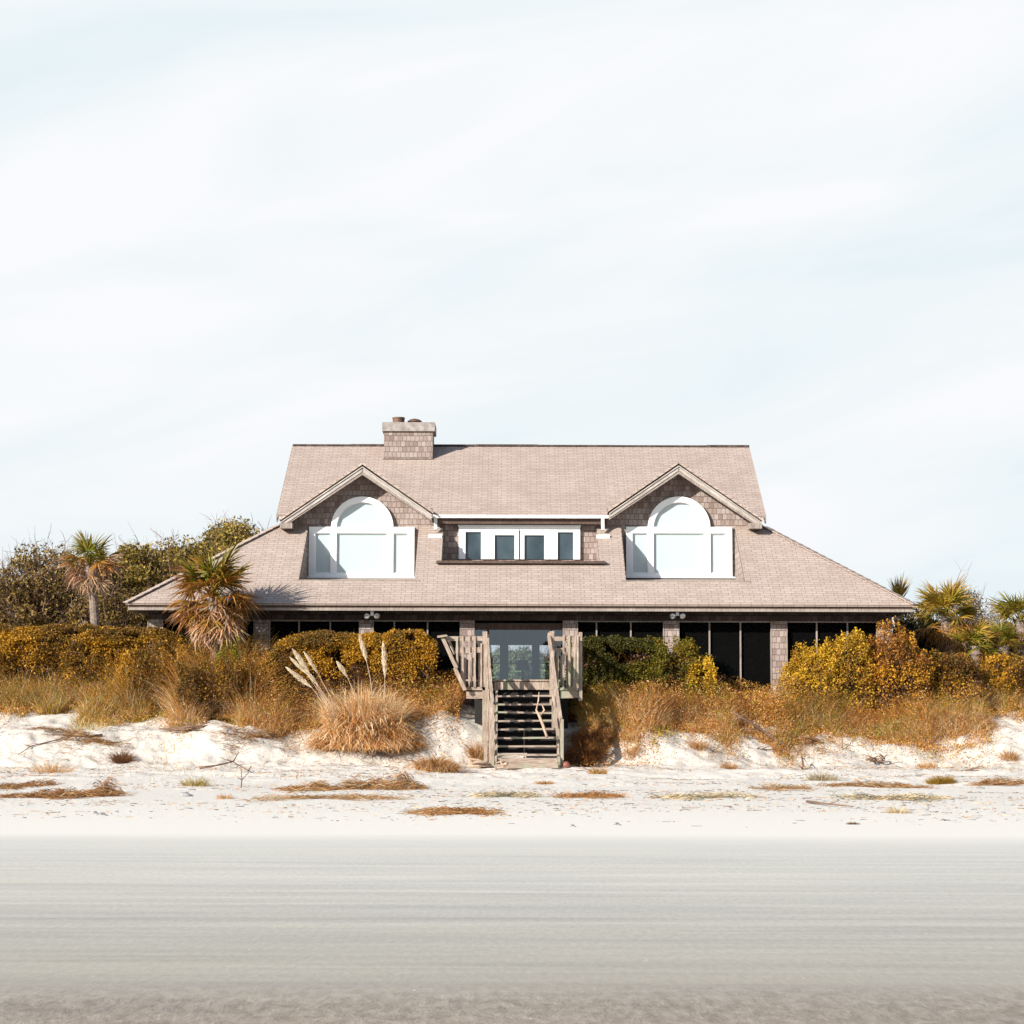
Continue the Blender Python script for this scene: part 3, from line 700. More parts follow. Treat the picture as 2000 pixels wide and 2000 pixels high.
s = SB(); yb0, yb1 = Y0 + .55, YS + .25
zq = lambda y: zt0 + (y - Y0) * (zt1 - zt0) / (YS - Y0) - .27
s.slab([(xa, yb0, zq(yb0)), (xb, yb0, zq(yb0)), (xb, yb1, zq(yb1)), (xa, yb1, zq(yb1))], .03); s.build('added_shade_board', M_UNDERSHADE)  # sheet added under the treads so the gaps read as deep shade
s = SB(); s.box(x0d + .25, x1d - .2, YS + .55, YS + .6, h1(0, 53) - .4, ZD - .25); s.build('added_shade_board', M_UNDERSHADE)  # upright sheet added below the landing, its shade put into the colour
# landing
n = 11
for i in range(n):
    y_ = YS + .16 + i * .27
    s = SB(); s.box(x0d, x1d, y_ - .13, y_ + .128, ZD - .04 + random.uniform(-.004, .004), ZD); s.build('deck_board', M_WOOD)
s = SB(); s.box(Xat(966, 1340, YS), Xat(1074, 1340, YS), YS - .03, YS + .01, Zat(1347, YS), Zat(1332, YS)); s.build('fascia_board', M_WOOD)
for (x, y) in ((x0d + .3, 53.5), (x1d - .3, 53.5), (x0d + .3, 54.6), (x1d - .3, 54.6)):
    s = SB(); s.box(x - .06, x + .06, y - .06, y + .06, h1(x, y) - .3, ZD - .045); s.build('support_post', M_WOOD)
for x in (x0d + .1, x1d - .1):
    s = SB(); s.box(x - .085, x - .065, 52.5, 54.7, ZD - .24, ZD - .045); s.build('joist', M_WOOD)
zz6 = lambda a, b_: (820 + a / 4.83, 1180 + b_ / 4.83)
def ZP(a, b_, Y): return P(*zz6(a, b_), Y)
def post(a0, a1, b0, Y, zbot=None, dy=.09, name='post'):
    p = ZP((a0 + a1) / 2, b0, Y); wd = (a1 - a0) / 4.83 * Y / F
    zb0 = zbot if zbot is not None else h1(p.x, Y) - .25
    s = SB(); s.bar((p.x, Y, zb0), (p.x, Y, p.z), wd, dy); return s.build(name, M_WOOD)
post(652, 702, 955, 50.16); post(605, 640, 1005, 50.42); post(1325, 1356, 1085, 50.2); post(1300, 1330, 950, 50.75); post(1245, 1302, 800, 51.3, dy=.12)
post(592, 636, 258, 52.25, dy=.11); post(1225, 1268, 255, 52.25, dy=.11); post(1495, 1532, 265, 52.3, zbot=ZD - .5, dy=.1)
def rail(p, q, w_, d_, ref=(0, 1, 0), name='handrail', mat=None):
    s = SB(); s.bar(p, q, w_, d_, ref); return s.build(name, mat or M_WOOD)
rail(ZP(640, 330, 52.3), ZP(682, 990, 50.15), .05, .14, (0, 0, 1)); rail(ZP(1216, 290, 52.3), ZP(1330, 1100, 50.2), .055, .14, (0, 0, 1))
rail(ZP(655, 560, 52.2), ZP(715, 1180, 50.2), .04, .12, (0, 0, 1)); rail(ZP(1232, 560, 52.2), ZP(1300, 1260, 50.25), .04, .12, (0, 0, 1))
for k in range(6):                                    # stair balusters
    for sgn in (0, 1):
        f_ = (k + .7) / 6.6
        a = (ZP(640, 330, 52.3) if sgn == 0 else ZP(1216, 290, 52.3)).lerp(ZP(682, 990, 50.15) if sgn == 0 else ZP(1330, 1100, 50.2), f_)
        zb0 = zt1 + (zt0 - zt1) * f_ - .12; xo = -.045 if sgn == 0 else .045
        if random.random() < .9: rail((a.x + xo, a.y, zb0), (a.x + xo + random.uniform(-.015, .015), a.y, a.z - .02), .04, .06, name='baluster')
# left wing panel
YP = 52.22
for (a0, a1, b_) in ((240, 590, 325), (338, 604, 433)):
    rail(ZP(a0, b_, YP), ZP(a1, b_, YP), .105 if b_ < 400 else .125, .04, name='panel_rail')
rail(ZP(405, 797, YP), ZP(640, 797, YP), .07, .05, name='panel_rail'); rail(ZP(438, 858, YP + .03), ZP(645, 858, YP + .03), .16, .04, name='skirt_board')
for (a, bt, bb, dy) in ((350, 305, 605, -.045), (402, 300, 770, -.04), (428, 520, 785, .04), (468, 300, 785, -.042), (488, 500, 785, .05), (517, 300, 785, -.04), (556, 330, 785, .045), (580, 370, 785, -.04), (612, 480, 790, .05)):
    rail(ZP(a, bt, YP + dy), ZP(a + random.uniform(-4, 6), bb, YP + dy), .046 + random.uniform(-.008, .006), .03, name='picket')
rail(ZP(205, 298, YP - .10), ZP(345, 605, YP - .10), .085, .05, name='slanted_rail'); rail(ZP(330, 600, YP - .16), ZP(425, 810, YP - .16), .085, .05, name='slanted_rail')
rail(ZP(252, 300, YP + .14), ZP(330, 470, YP + .14), .06, .04, name='slanted_rail')
rail(ZP(165, 308, YP - .12), ZP(255, 296, YP - .12), .045, .12, name='cap_board')
# right wing panel
for (a0, a1, b_) in ((1268, 1530, 328), (1262, 1440, 434)):
    rail(ZP(a0, b_, YP), ZP(a1, b_ - 3, YP), .10, .04, name='panel_rail')
rail(ZP(1435, 448, YP - .02), ZP(1482, 350, YP - .02), .05, .045, name='brace')
rail(ZP(1318, 800, YP), ZP(1490, 795, YP), .06, .05, name='panel_rail'); rail(ZP(1322, 848, YP + .03), ZP(1490, 843, YP + .03), .20, .04, name='skirt_board')
for (a, bt, bb, dy) in ((1285, 300, 790, .045), (1300, 450, 790, -.04), (1335, 480, 770, .045), (1358, 290, 800, -.042), (1385, 480, 790, .045), (1408, 285, 790, -.04), (1440, 500, 795, .045), (1462, 300, 795, -.042), (1487, 290, 790, -.04)):
    rail(ZP(a, bt, YP + dy), ZP(a + random.uniform(-5, 5), bb, YP + dy), .044 + random.uniform(-.008, .008), .03, name='picket')
for sx in (x0d + .22, x1d - .06):                     # side rails of the landing back to the house
    rail((sx, 52.4, ZD + .93), (sx, 55.2, ZD + .93), .04, .09, (0, 0, 1), 'panel_rail')
    for k in range(14): rail((sx, 52.6 + k * .19, ZD), (sx, 52.6 + k * .19, ZD + .9), .03, .045, name='picket')
# forked stick leaning on the steps
pts = [ZP(1200, 1255, 50.35), ZP(1165, 1150, 50.55), ZP(1125, 1050, 50.7), ZP(1100, 1000, 50.8), ZP(1118, 910, 50.9), ZP(1125, 830, 50.98)]
s = MB(); s.tube(pts, [.03, .034, .032, .024, .018, .010], 7)
s.tube([ZP(1135, 1060, 50.7), ZP(1172, 1000, 50.75), ZP(1155, 950, 50.8)], [.026, .022, .012], 7)
o_ = s.build('forked_stick', M_DRIFT, smooth=True); tag(o_, 'pale forked driftwood stick propped upright on the stair treads', 'stick')
print('STRUCT DONE')
# ================================================================== VEGETATION
def pick(cols, n, jit=0.18, wts=None):
    cols = np.array(cols, float); i = rng.choice(len(cols), n, p=wts)
    c = cols[i] * (1 + rng.uniform(-jit, jit, (n, 1))); return np.clip(c, 0.002, 0.9)
def blades_arr(base, az, L, lean, bend, wdt, cols, segs=3, droop=0.0):
    """ribbons growing from base; returns V,Q,C"""
    n = len(base); ts = np.linspace(0, 1, segs + 1)
    o = np.stack([np.cos(az), np.sin(az), 0 * az], -1)
    a2 = rng.uniform(0, 2 * np.pi, n); sd = np.stack([np.cos(a2), np.sin(a2) * .5, 0 * a2], -1)
    pts = []
    for t in ts:
        out_ = (lean * t + bend * t * t) * L; up = np.sqrt(np.clip(1 - (lean + bend * t) ** 2 * .6, 0.05, 1)) * L * t - droop * L * t ** 2.5
        p = base + o * out_[:, None]; p = p + np.stack([0 * up, 0 * up, up], -1)
        wv = wdt * (1 - t) ** .6 + .0015
        pts.append(p - sd * wv[:, None] / 2); pts.append(p + sd * wv[:, None] / 2)
    V = np.stack(pts, 1).reshape(-1, 3); k = 2 * (segs + 1)
    b0 = np.arange(n) * k; Q = []
    for s_ in range(segs): Q.append(np.stack([b0 + 2 * s_, b0 + 2 * s_ + 1, b0 + 2 * s_ + 3, b0 + 2 * s_ + 2], -1))
    return V, np.concatenate(Q), np.repeat(cols, k, 0)
def leaves_arr(pos, size, cols, aspect=0.5, flat=0.0):
    n = len(pos); d = rng.normal(size=(n, 3)); d[:, 2] = d[:, 2] * (1 - flat) ; d /= np.linalg.norm(d, axis=1)[:, None]
    r = rng.normal(size=(n, 3)); s_ = np.cross(d, r); s_ /= np.linalg.norm(s_, axis=1)[:, None] + 1e-9
    L = (size * rng.uniform(.6, 1.3, n))[:, None]
    a = pos - d * L * .5; c = pos + d * L * .5; b1 = pos + s_ * L * aspect * .5 - d * L * .05; b2 = pos - s_ * L * aspect * .5 - d * L * .05
    V = np.stack([a, b1, c, b2], 1).reshape(-1, 3); Q = np.arange(4 * n).reshape(n, 4)
    return V, Q, np.repeat(cols, 4, 0)
def polyline_arr(P0, P1, mid, w0, w1, cols):
    """thin two-segment ribbons (twigs) P0-mid-P1"""
    n = len(P0); d = P1 - P0; s_ = np.cross(d, rng.normal(size=(n, 3))); s_ /= np.linalg.norm(s_, axis=1)[:, None] + 1e-9
    wm = (w0 + w1) / 2; pts = []
    for p, w_ in ((P0, w0), (mid, wm), (P1, w1)): pts += [p - s_ * w_[:, None] / 2, p + s_ * w_[:, None] / 2]
    V = np.stack(pts, 1).reshape(-1, 3); b0 = np.arange(n) * 6
    Q = np.concatenate([np.stack([b0, b0 + 1, b0 + 3, b0 + 2], -1), np.stack([b0 + 2, b0 + 3, b0 + 5, b0 + 4], -1)])
    return V, Q, np.repeat(cols, 6, 0)
def join(parts):
    V, Q, C = [], [], []; o = 0
    for v, q, c in parts: V.append(v); Q.append(q + o); C.append(c); o += len(v)
    return np.concatenate(V), np.concatenate(Q), np.concatenate(C)
def lcol(h, k=1.0):
    """srgb hex -> linear albedo scaled"""
    v = [int(h[i:i + 2], 16) / 255 for i in (0, 2, 4)]
    return tuple((x / 12.92 if x <= .04045 else ((x + .055) / 1.055) ** 2.4) * k for x in v)
K = 0.86
GOLD = [lcol(x, K) for x in ('c68c2c', 'b87c28', 'd4a038', 'a47024', 'bc7a2c', '8c7028')]
ORNG = [lcol(x, K) for x in ('c47828', 'cc8a36', 'a06428', 'd89a46', 'b47a30', 'ce923a')]
TAWN = [lcol(x, K) for x in ('d8a468', 'c48a50', 'e0b888', 'b07a40', 'ca8c54', 'a86c3c', 'dcb478')]
OLIV = [lcol(x, K) for x in ('9a8020', '8c8a2a', 'a8962c', '7c7a1e', 'b89a30')]
PALE = [lcol(x, K) for x in ('d8c49c', 'c8a878', 'e8d4b0', 'b89868')]
TWC = [lcol(x, .45) for x in ('8a6a58', 'a8887a', '6a4a3a', 'b89c8c', '584034')]
DKBR = [lcol(x, K) for x in ('7a4a20', '8c5a28', '6a4420', '965e2a')]
OAK = [lcol(x, .95) for x in ('7c6a2c', '8c7630', '645822', '9c823c', '504a1c', 'a48a40')]
OAKB = [lcol(x, .9) for x in ('705628', '806434', '8e7040', '584622', '9a7e4c')]

# ---- dune grass: one stretch of ground cover
def edgeY(x):                                         # front edge of the grass as depth, from the photo's outline
    px = x * F / 53.5 + 1000
    tab_x = [-400, 0, 200, 300, 380, 480, 560, 640, 760, 850, 900, 950, 1080, 1130, 1180, 1260, 1400, 1500, 1650, 1800, 1900, 1960, 2400]
    tab_y = [54.1, 53.9, 53.9, 53.7, 53.0, 52.4, 52.4, 52.8, 53.0, 52.9, 52.9, 53.3, 53.2, 52.0, 51.8, 51.9, 52.2, 52.7, 53.0, 52.5, 52.4, 54.2, 54.6]
    return np.interp(px, tab_x, tab_y)
def scatter(n, x0, x1, back):
    x = rng.uniform(x0, x1, n); u = rng.uniform(0, 1, n) ** 1.15
    e0 = edgeY(x) + .5 * fbm(x * 1.3, 0 * x, 61, 4); y = e0 + u * (back(x) - e0)
    fr_ = rng.uniform(0, 1, n) < .10 * (fbm(x * .9, 0 * x, 63, 3) > -.3); y = np.where(fr_, e0 - rng.exponential(.35, n), y); u = np.where(fr_, -.2, u)
    return x, y, u
def backY(x): return np.where((x > -9.3) & (x < 9.9), 55.35, 58.0)
parts = []
n = 165000; x, y, u = scatter(n, -14.5, 14.5, backY)
px = x * F / y + 1000
keep = ~((np.abs(x - SX) < 1.0)) & ~((x > x0d - .1) & (x < x1d + .1) & (y > 52))
keep &= fbm(x * .9, y * .9, 71, 3) > -0.55 + .5 * (u < .1)
x, y, u = x[keep], y[keep], u[keep]; n = len(x); px = x * F / y + 1000
cl = fbm(x * .7, y * .7, 81, 3)                        # clumps: height and colour
hgt = np.where(u < 0, .20, .34 + .78 * ss(u * 2.2)) * (1 + .38 * cl) * rng.uniform(.55, 1.15, n)
left = ss((420 - px) / 250)
hgt *= np.where(px > 1100, .92, 1.0) * np.where((px > 1290) & (px < 1560), .80, 1.0) * np.where((px > 500) & (px < 1130), .66, 1.0) * np.where(px < 540, 1.55, 1.0)
hgt *= np.where(u > .7, 1 - .3 * ((px < 420)), 1)
c = pick(ORNG, n); tw_ = pick(TAWN, n); ol = pick(OLIV, n); db = pick(DKBR, n); gd = pick(GOLD, n)
r = rng.uniform(0, 1, n); c2 = fbm(x * .55 + 9, y * .9, 91, 3)
c = np.where((r < .22 + .40 * (1 - u))[:, None], tw_, c); c = np.where(((c2 > .35) & (r > .35))[:, None], ol, c); c = np.where(((c2 < -.35) & (r > .5))[:, None], db, c)
c = np.where(((left * .5 > r) & (u < .55))[:, None], ol, c); c = np.where((r > .90)[:, None], gd, c)
c = np.where(((u < .35) & (rng.uniform(0, 1, n) < .28))[:, None], pick(PALE, n), c)
base = np.stack([x, y, H(x, y) - .02], -1)
parts.append(blades_arr(base, rng.uniform(0, 6.28, n), hgt, rng.uniform(.05, .6, n), rng.uniform(0, .6, n), rng.uniform(.006, .012, n), c, 3, .2))
# low leafy ground cover between the stems
n2 = 230000; x, y, u = scatter(n2, -14.5, 14.5, backY)
keep = ~((np.abs(x - SX) < .95)) & ~((x > x0d - .1) & (x < x1d + .1) & (y > 52)); x, y, u = x[keep], y[keep], u[keep]; n2 = len(x)
cl = fbm(x * .7, y * .7, 81, 3); hh = (.12 + .72 * ss(u * 2.2)) * (1 + .45 * cl) * np.where(x * F / y + 1000 < 540, 1.45, 1)
z = H(x, y) + rng.uniform(0, 1, n2) ** .7 * hh
r = rng.uniform(0, 1, n2); c2 = fbm(x * 1.1 + 3, y * 1.1, 95, 3)
c = np.where((c2 > .1)[:, None], pick(GOLD, n2), pick(ORNG, n2)); c = np.where((c2 < -.45)[:, None], pick(OLIV, n2), c); c = np.where((r < .42)[:, None], pick(TAWN, n2), c); c = np.where((r > .90)[:, None], pick(OLIV, n2), c)
parts.append(leaves_arr(np.stack([x, y, z], -1), rng.uniform(.03, .055, n2), c, .45))
V, Q, C = join(parts)
tag(link('dune_grass', np_mesh('dune_grass', V, Q, C), M_GRASS), 'golden and rusty dry dune grass covering the crest in front of the house', 'grass', kind='stuff')
# sparse green-grey sprigs on the lower sand
n = 5200; px = rng.uniform(-40, 2040, n); Y = rng.uniform(43, 55.5, n); x = (px - 1000) * Y / F
m1 = fbm(x * .45, Y * .9, 101, 3); m2 = vnoise(x * 2.5, Y * 2.5, 103)
zone = np.where(Y < 49.5, 0.42, np.where(x < -4, .05, .25)); k_ = (m1 > zone) & (m2 > -.1) & (np.abs(x - SX) > 1.0)
x, Y = x[k_], Y[k_]; n = len(x)
V, Q, C = blades_arr(np.stack([x, Y, H(x, Y) - .01], -1), rng.uniform(0, 6.3, n), rng.uniform(.06, .28, n), rng.uniform(.2, .8, n), rng.uniform(0, .5, n), rng.uniform(.005, .009, n),
                     np.where((rng.uniform(0, 1, n) < .45)[:, None], pick([lcol(q, .5) for q in ('b8b088', '9c9c70', 'c0b890')], n), pick(PALE, n)), 3, .1)
tag(link('sparse_beach_grass', np_mesh('sparse_beach_grass', V, Q, C), M_GRASS), 'thin pale grass sprigs scattered over the white sand below the dune', 'grass', kind='stuff')
# fine wrack: straw and shell fragments on the dry sand
n = 22000; px = rng.uniform(-60, 2060, n); Y = 31 + 22 * rng.uniform(0, 1, n) ** .55; x = (px - 1000) * Y / F
k_ = (fbm(x * .3, Y * 1.0, 111, 4) > .05) | (Y > 50.6) & (fbm(x * .8, Y * .8, 113, 3) > .1); k_ &= (np.abs(x - SX) > .75) | (Y < 50)
x, Y = x[k_], Y[k_]
xb_ = np.concatenate([rng.normal(-1.7, .75, 3000), rng.normal(1.9, .5, 2600), rng.uniform(2, 13, 1200)]); yb2 = np.concatenate([rng.uniform(50.6, 53.6, 5600), rng.uniform(51.2, 53, 1200)])
k_ = (np.abs(xb_ - SX) > .8) & (fbm(xb_ * 1.7, yb2 * 1.7, 117, 3) > -.15); x = np.concatenate([x, xb_[k_]]); Y = np.concatenate([Y, yb2[k_]])
n = len(x); az = rng.normal(0, .7, n) + np.pi * (rng.uniform(0, 1, n) > .5); L = rng.uniform(.02, .2, n) * rng.uniform(.15, 1, n) ** 1.5
p0 = np.stack([x, Y, H(x, Y) + .008], -1); xe, ye = x + np.cos(az) * L, Y + np.sin(az) * L
p1 = np.stack([xe, ye, H(xe, ye) + .010], -1); md = (p0 + p1) / 2 + np.stack([0 * x, 0 * x, rng.uniform(-.002, .006, n)], -1)
V, Q, C = polyline_arr(p0, p1, md, rng.uniform(.005, .013, n), rng.uniform(.003, .007, n), np.where((rng.uniform(0, 1, n) < .5)[:, None], pick(TAWN, n), pick([lcol(q, .4) for q in ('7a6a5c', '8c7660', '5c5048')], n)))
tag(link('straw_litter', np_mesh('straw_litter', V, Q, C), M_GRASS), 'fine straw and plant litter strewn over the dry sand', 'litter', kind='stuff')

# ---- shrubs
def lumpy_points(n, rx, ry, h, seed, shell=.55, flat_top=.0):
    d = rng.normal(size=(n * 2, 3)); d /= np.linalg.norm(d, axis=1)[:, None]; d = d[d[:, 2] > -.15][:n]; n = len(d)
    lump = 1 + .16 * vnoise(d[:, 0] * 3 + seed, d[:, 2] * 3 + d[:, 1] * 2, seed) + .10 * vnoise(d[:, 0] * 8, d[:, 2] * 8 + d[:, 1] * 5, seed + 3)
    r = (shell + (1 - shell) * rng.uniform(0, 1, n) ** .5) * lump
    if flat_top: d = np.sign(d) * np.abs(d) ** (1 - flat_top)
    return d * np.array([rx, ry, h]) * r[:, None]
def hedge_points(n, rx, ry, h, seed, fall):
    x = rng.uniform(-1, 1, n); prof = 1 - fall * np.abs(x) ** 4; prof *= 1 + .035 * vnoise(x * rx * 2.2 + seed, 0 * x, seed) + .02 * vnoise(x * rx * 7, 0 * x, seed + 1)
    top = rng.uniform(0, 1, n) < .55; yt_ = rng.uniform(-1, 1, n); zf = rng.uniform(0, 1, n) ** .8
    bul = 1 + .14 * vnoise(x * rx * 2.6, zf * h * 2.6, seed + 5)
    y = np.where(top, yt_ * ry, np.where(rng.uniform(0, 1, n) < .8, -1, 1) * ry * bul * (1 - .3 * zf ** 4))
    z = np.where(top, h * prof * (1 - .16 * np.abs(yt_) ** 3) - rng.exponential(.03, n), zf * h * prof * .97)
    return np.stack([x * rx * (1 - .06 * (z / h) ** 3), y, z], -1)
def shrub(name, label, cat, pxc, Y, wpx, top_py, cols, n=5000, leaf=.06, tw=300, twcols=TWC, ry=None, flat=.5, group=None, low=0.0, leafy_low=.35, wts=None, base_z=None, fall=0):
    x = Xat(pxc, top_py, Y); z0 = h1(x, Y) if base_z is None else base_z
    hh = Zat(top_py, Y, pxc) - z0; rx = wpx * Y / F / 2; ry = ry or min(rx, 1.0)
    root = empty(name, (x, Y, z0)); tag(root, label, cat, group)
    sd = rng.integers(1000)
    n = int(n * 4.5); leaf = leaf * .95
    p = hedge_points(n, rx, ry, hh, sd, fall) if fall else lumpy_points(n, rx, ry, hh * .95, sd, .72, flat)
    keep = rng.uniform(0, 1, len(p)) < np.clip(leafy_low + 1.5 * ss((p[:, 2] / hh - .42 + .5 * leafy_low) / .4), 0, 1)
    gap = vnoise(p[:, 0] * 3.5, p[:, 2] * 3.5 + p[:, 1] * 2, sd) > -.55; p = p[keep & gap]
    p[:, 2] = np.maximum(p[:, 2], .02 + low)
    # leaf clusters: jitter small rosettes
    p = np.repeat(p, 2, 0) + rng.normal(0, leaf * .5, (len(p) * 2, 3))
    cn = vnoise(p[:, 0] * 1.6 + sd, p[:, 2] * 2.5, sd); half = max(1, len(cols) // 2); c1 = pick(cols[:half], len(p)); c2 = pick(cols[half:], len(p))
    c = np.where((cn + rng.normal(0, .35, len(p)) > 0)[:, None], c1, c2)
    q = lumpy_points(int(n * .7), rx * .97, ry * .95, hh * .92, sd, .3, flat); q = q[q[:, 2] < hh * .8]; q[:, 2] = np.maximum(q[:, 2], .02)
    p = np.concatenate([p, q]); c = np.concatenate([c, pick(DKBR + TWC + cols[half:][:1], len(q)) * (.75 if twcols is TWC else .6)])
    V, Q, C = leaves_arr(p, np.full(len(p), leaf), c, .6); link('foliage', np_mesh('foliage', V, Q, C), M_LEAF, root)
    if tw:
        q = lumpy_points(tw, rx * .93, ry * .93, hh * .9, sd, .6, min(flat, .5)); m_ = len(q); b0 = q * np.array([.45, .45, 0]) + np.array([0, 0, -.05]) + rng.normal(0, .12, (m_, 3)) * np.array([1, 1, 0])
        md = (b0 + q) / 2 + rng.normal(0, .12, (m_, 3)); parts = [polyline_arr(b0, q, md, rng.uniform(.02, .035, m_), rng.uniform(.006, .01, m_), pick(twcols, m_))]
        q2 = np.repeat(md * .4 + q * .6, 3, 0); e2 = q2 + rng.normal(0, .22, q2.shape); parts.append(polyline_arr(q2, e2, (q2 + e2) / 2 + rng.normal(0, .03, q2.shape), np.full(len(q2), .012), np.full(len(q2), .005), pick(twcols, len(q2))))
        V, Q, C = join(parts); link('stems', np_mesh('stems', V, Q, C), M_TW, root)
    return root
YG = [lcol(x, K) for x in ('d4a828', 'c49c24', 'dcb034', 'b88024', 'a07824', '8c7420')]
SHG = [lcol(x, K * .92) for x in ('b8821e', 'a4761c', 'c89628', '82581e', '6c4a1e', '665820')]
DKG = [lcol(x, K * .8) for x in ('7c701a', '686418', '947c1c', '484812', '504a14', '3c3a10')]
grp = 'golden shrubs along the dune crest left of the house'
shrub('dune_shrub', 'golden topped shrub with bare grey stems at the far left edge', 'shrub', -60, 56.6, 330, 1226, SHG, 5200, .06, 1300, group=grp, leafy_low=.1, flat=.68, fall=.08)
shrub('dune_shrub', 'broad golden shrub under the clump of bare trees, left of the slender palm', 'shrub', 115, 56.4, 300, 1226, SHG, 5200, .06, 1600, group=grp, leafy_low=.05, flat=.68, fall=.06)
shrub('dune_shrub', 'golden shrub at the foot of the slender palm trunk', 'shrub', 255, 56.0, 240, 1230, SHG, 4600, .06, 800, group=grp, leafy_low=.15, flat=.68, fall=.14)
shrub('dune_shrub', 'brownish golden shrub between slender palm and shaggy palm', 'shrub', 345, 54.9, 200, 1252, SHG, 3800, .06, 300, group=grp, leafy_low=.3)
shrub('dune_shrub', 'low golden shrub in front of the shaggy palm', 'shrub', 425, 53.7, 150, 1280, SHG, 2800, .055, 120, group=grp, leafy_low=.4)
shrub('small_green_shrub', 'small bright yellow green shrub at the foot of the shaggy palm', 'shrub', 447, 53.9, 50, 1246, [lcol(x, .5) for x in ('a8a820', 'c0b828', '909418', '80881c')], 900, .05, 30, leafy_low=.6)
shrub('trimmed_hedge', 'flat topped rounded hedge with brown stems left of the stairs', 'hedge', 665, 54.5, 300, 1238, SHG, 7000, .055, 700, twcols=DKBR + TWC, leafy_low=.12, flat=.66, ry=.8, fall=.35)
shrub('trimmed_hedge', 'tall hedge end with drooping bare stems beside the slanted stair rail', 'hedge', 780, 54.5, 150, 1236, SHG, 3400, .055, 900, twcols=DKBR + TWC, leafy_low=.08, flat=.66, ry=.7, fall=.12)
shrub('green_hedge', 'dark green hedge with straight top right of the stair landing', 'hedge', 1205, 54.7, 190, 1247, DKG[:2] + DKG + DKG[3:], 7000, .055, 300, twcols=DKBR, leafy_low=.5, flat=.68, ry=.8, fall=.10)
shrub('green_hedge', 'sloping green hedge end with golden shoots under the right floodlight', 'hedge', 1310, 54.7, 150, 1252, DKG[:2] + SHG[:1] + DKG + DKG[3:], 4600, .055, 150, twcols=DKBR, leafy_low=.5, flat=.35, ry=.8)
shrub('small_green_shrub', 'low yellow green shoots at the sloping end of the dark hedge', 'shrub', 1368, 54.2, 60, 1290, YG, 900, .05, 30, leafy_low=.6)
gr2 = 'bright yellow shrubs right of the house porch'
shrub('yellow_shrub', 'bright yellow shrub sloping up beside the last shingled porch column', 'shrub', 1592, 54.9, 150, 1256, YG, 3600, .055, 90, group=gr2, leafy_low=.28, flat=.08)
shrub('yellow_shrub', 'tallest bright yellow shrub in front of the porch screens', 'shrub', 1652, 55.0, 125, 1212, YG, 3600, .06, 90, group=gr2, leafy_low=.28, flat=.08)
shrub('yellow_shrub', 'yellow shrub with orange tint below the right eave corner', 'shrub', 1745, 55.0, 150, 1228, YG[3:4] + YG[:1] + GOLD + DKBR, 3800, .06, 120, group=gr2, leafy_low=.25, flat=.12)
shrub('dune_shrub', 'orange golden shrub under the right fan palms', 'shrub', 1850, 55.5, 160, 1266, SHG, 3200, .06, 200, leafy_low=.25, flat=.1)
shrub('dune_shrub', 'golden shrub at the right edge of the dune', 'shrub', 1985, 56, 150, 1275, SHG, 3200, .06, 200, leafy_low=.3)
shrub('dark_bush', 'rounded dark bush just beyond the right house corner', 'bush', 1785, 60, 120, 1205, [lcol(x, .35) for x in ('6a5a1c', '4c4818', '3c3c14', '302c10')], 5200, .08, 60, leafy_low=.8, ry=1.2, flat=.2)
shrub('dark_bush', 'dark bush filling the gap between the two right palm clusters', 'bush', 1915, 62, 130, 1228, [lcol(x, .35) for x in ('6a6420', '5c5a1c', '3c3c14', '4c3c14')], 4200, .09, 60, leafy_low=.8, ry=1.2, flat=.2)

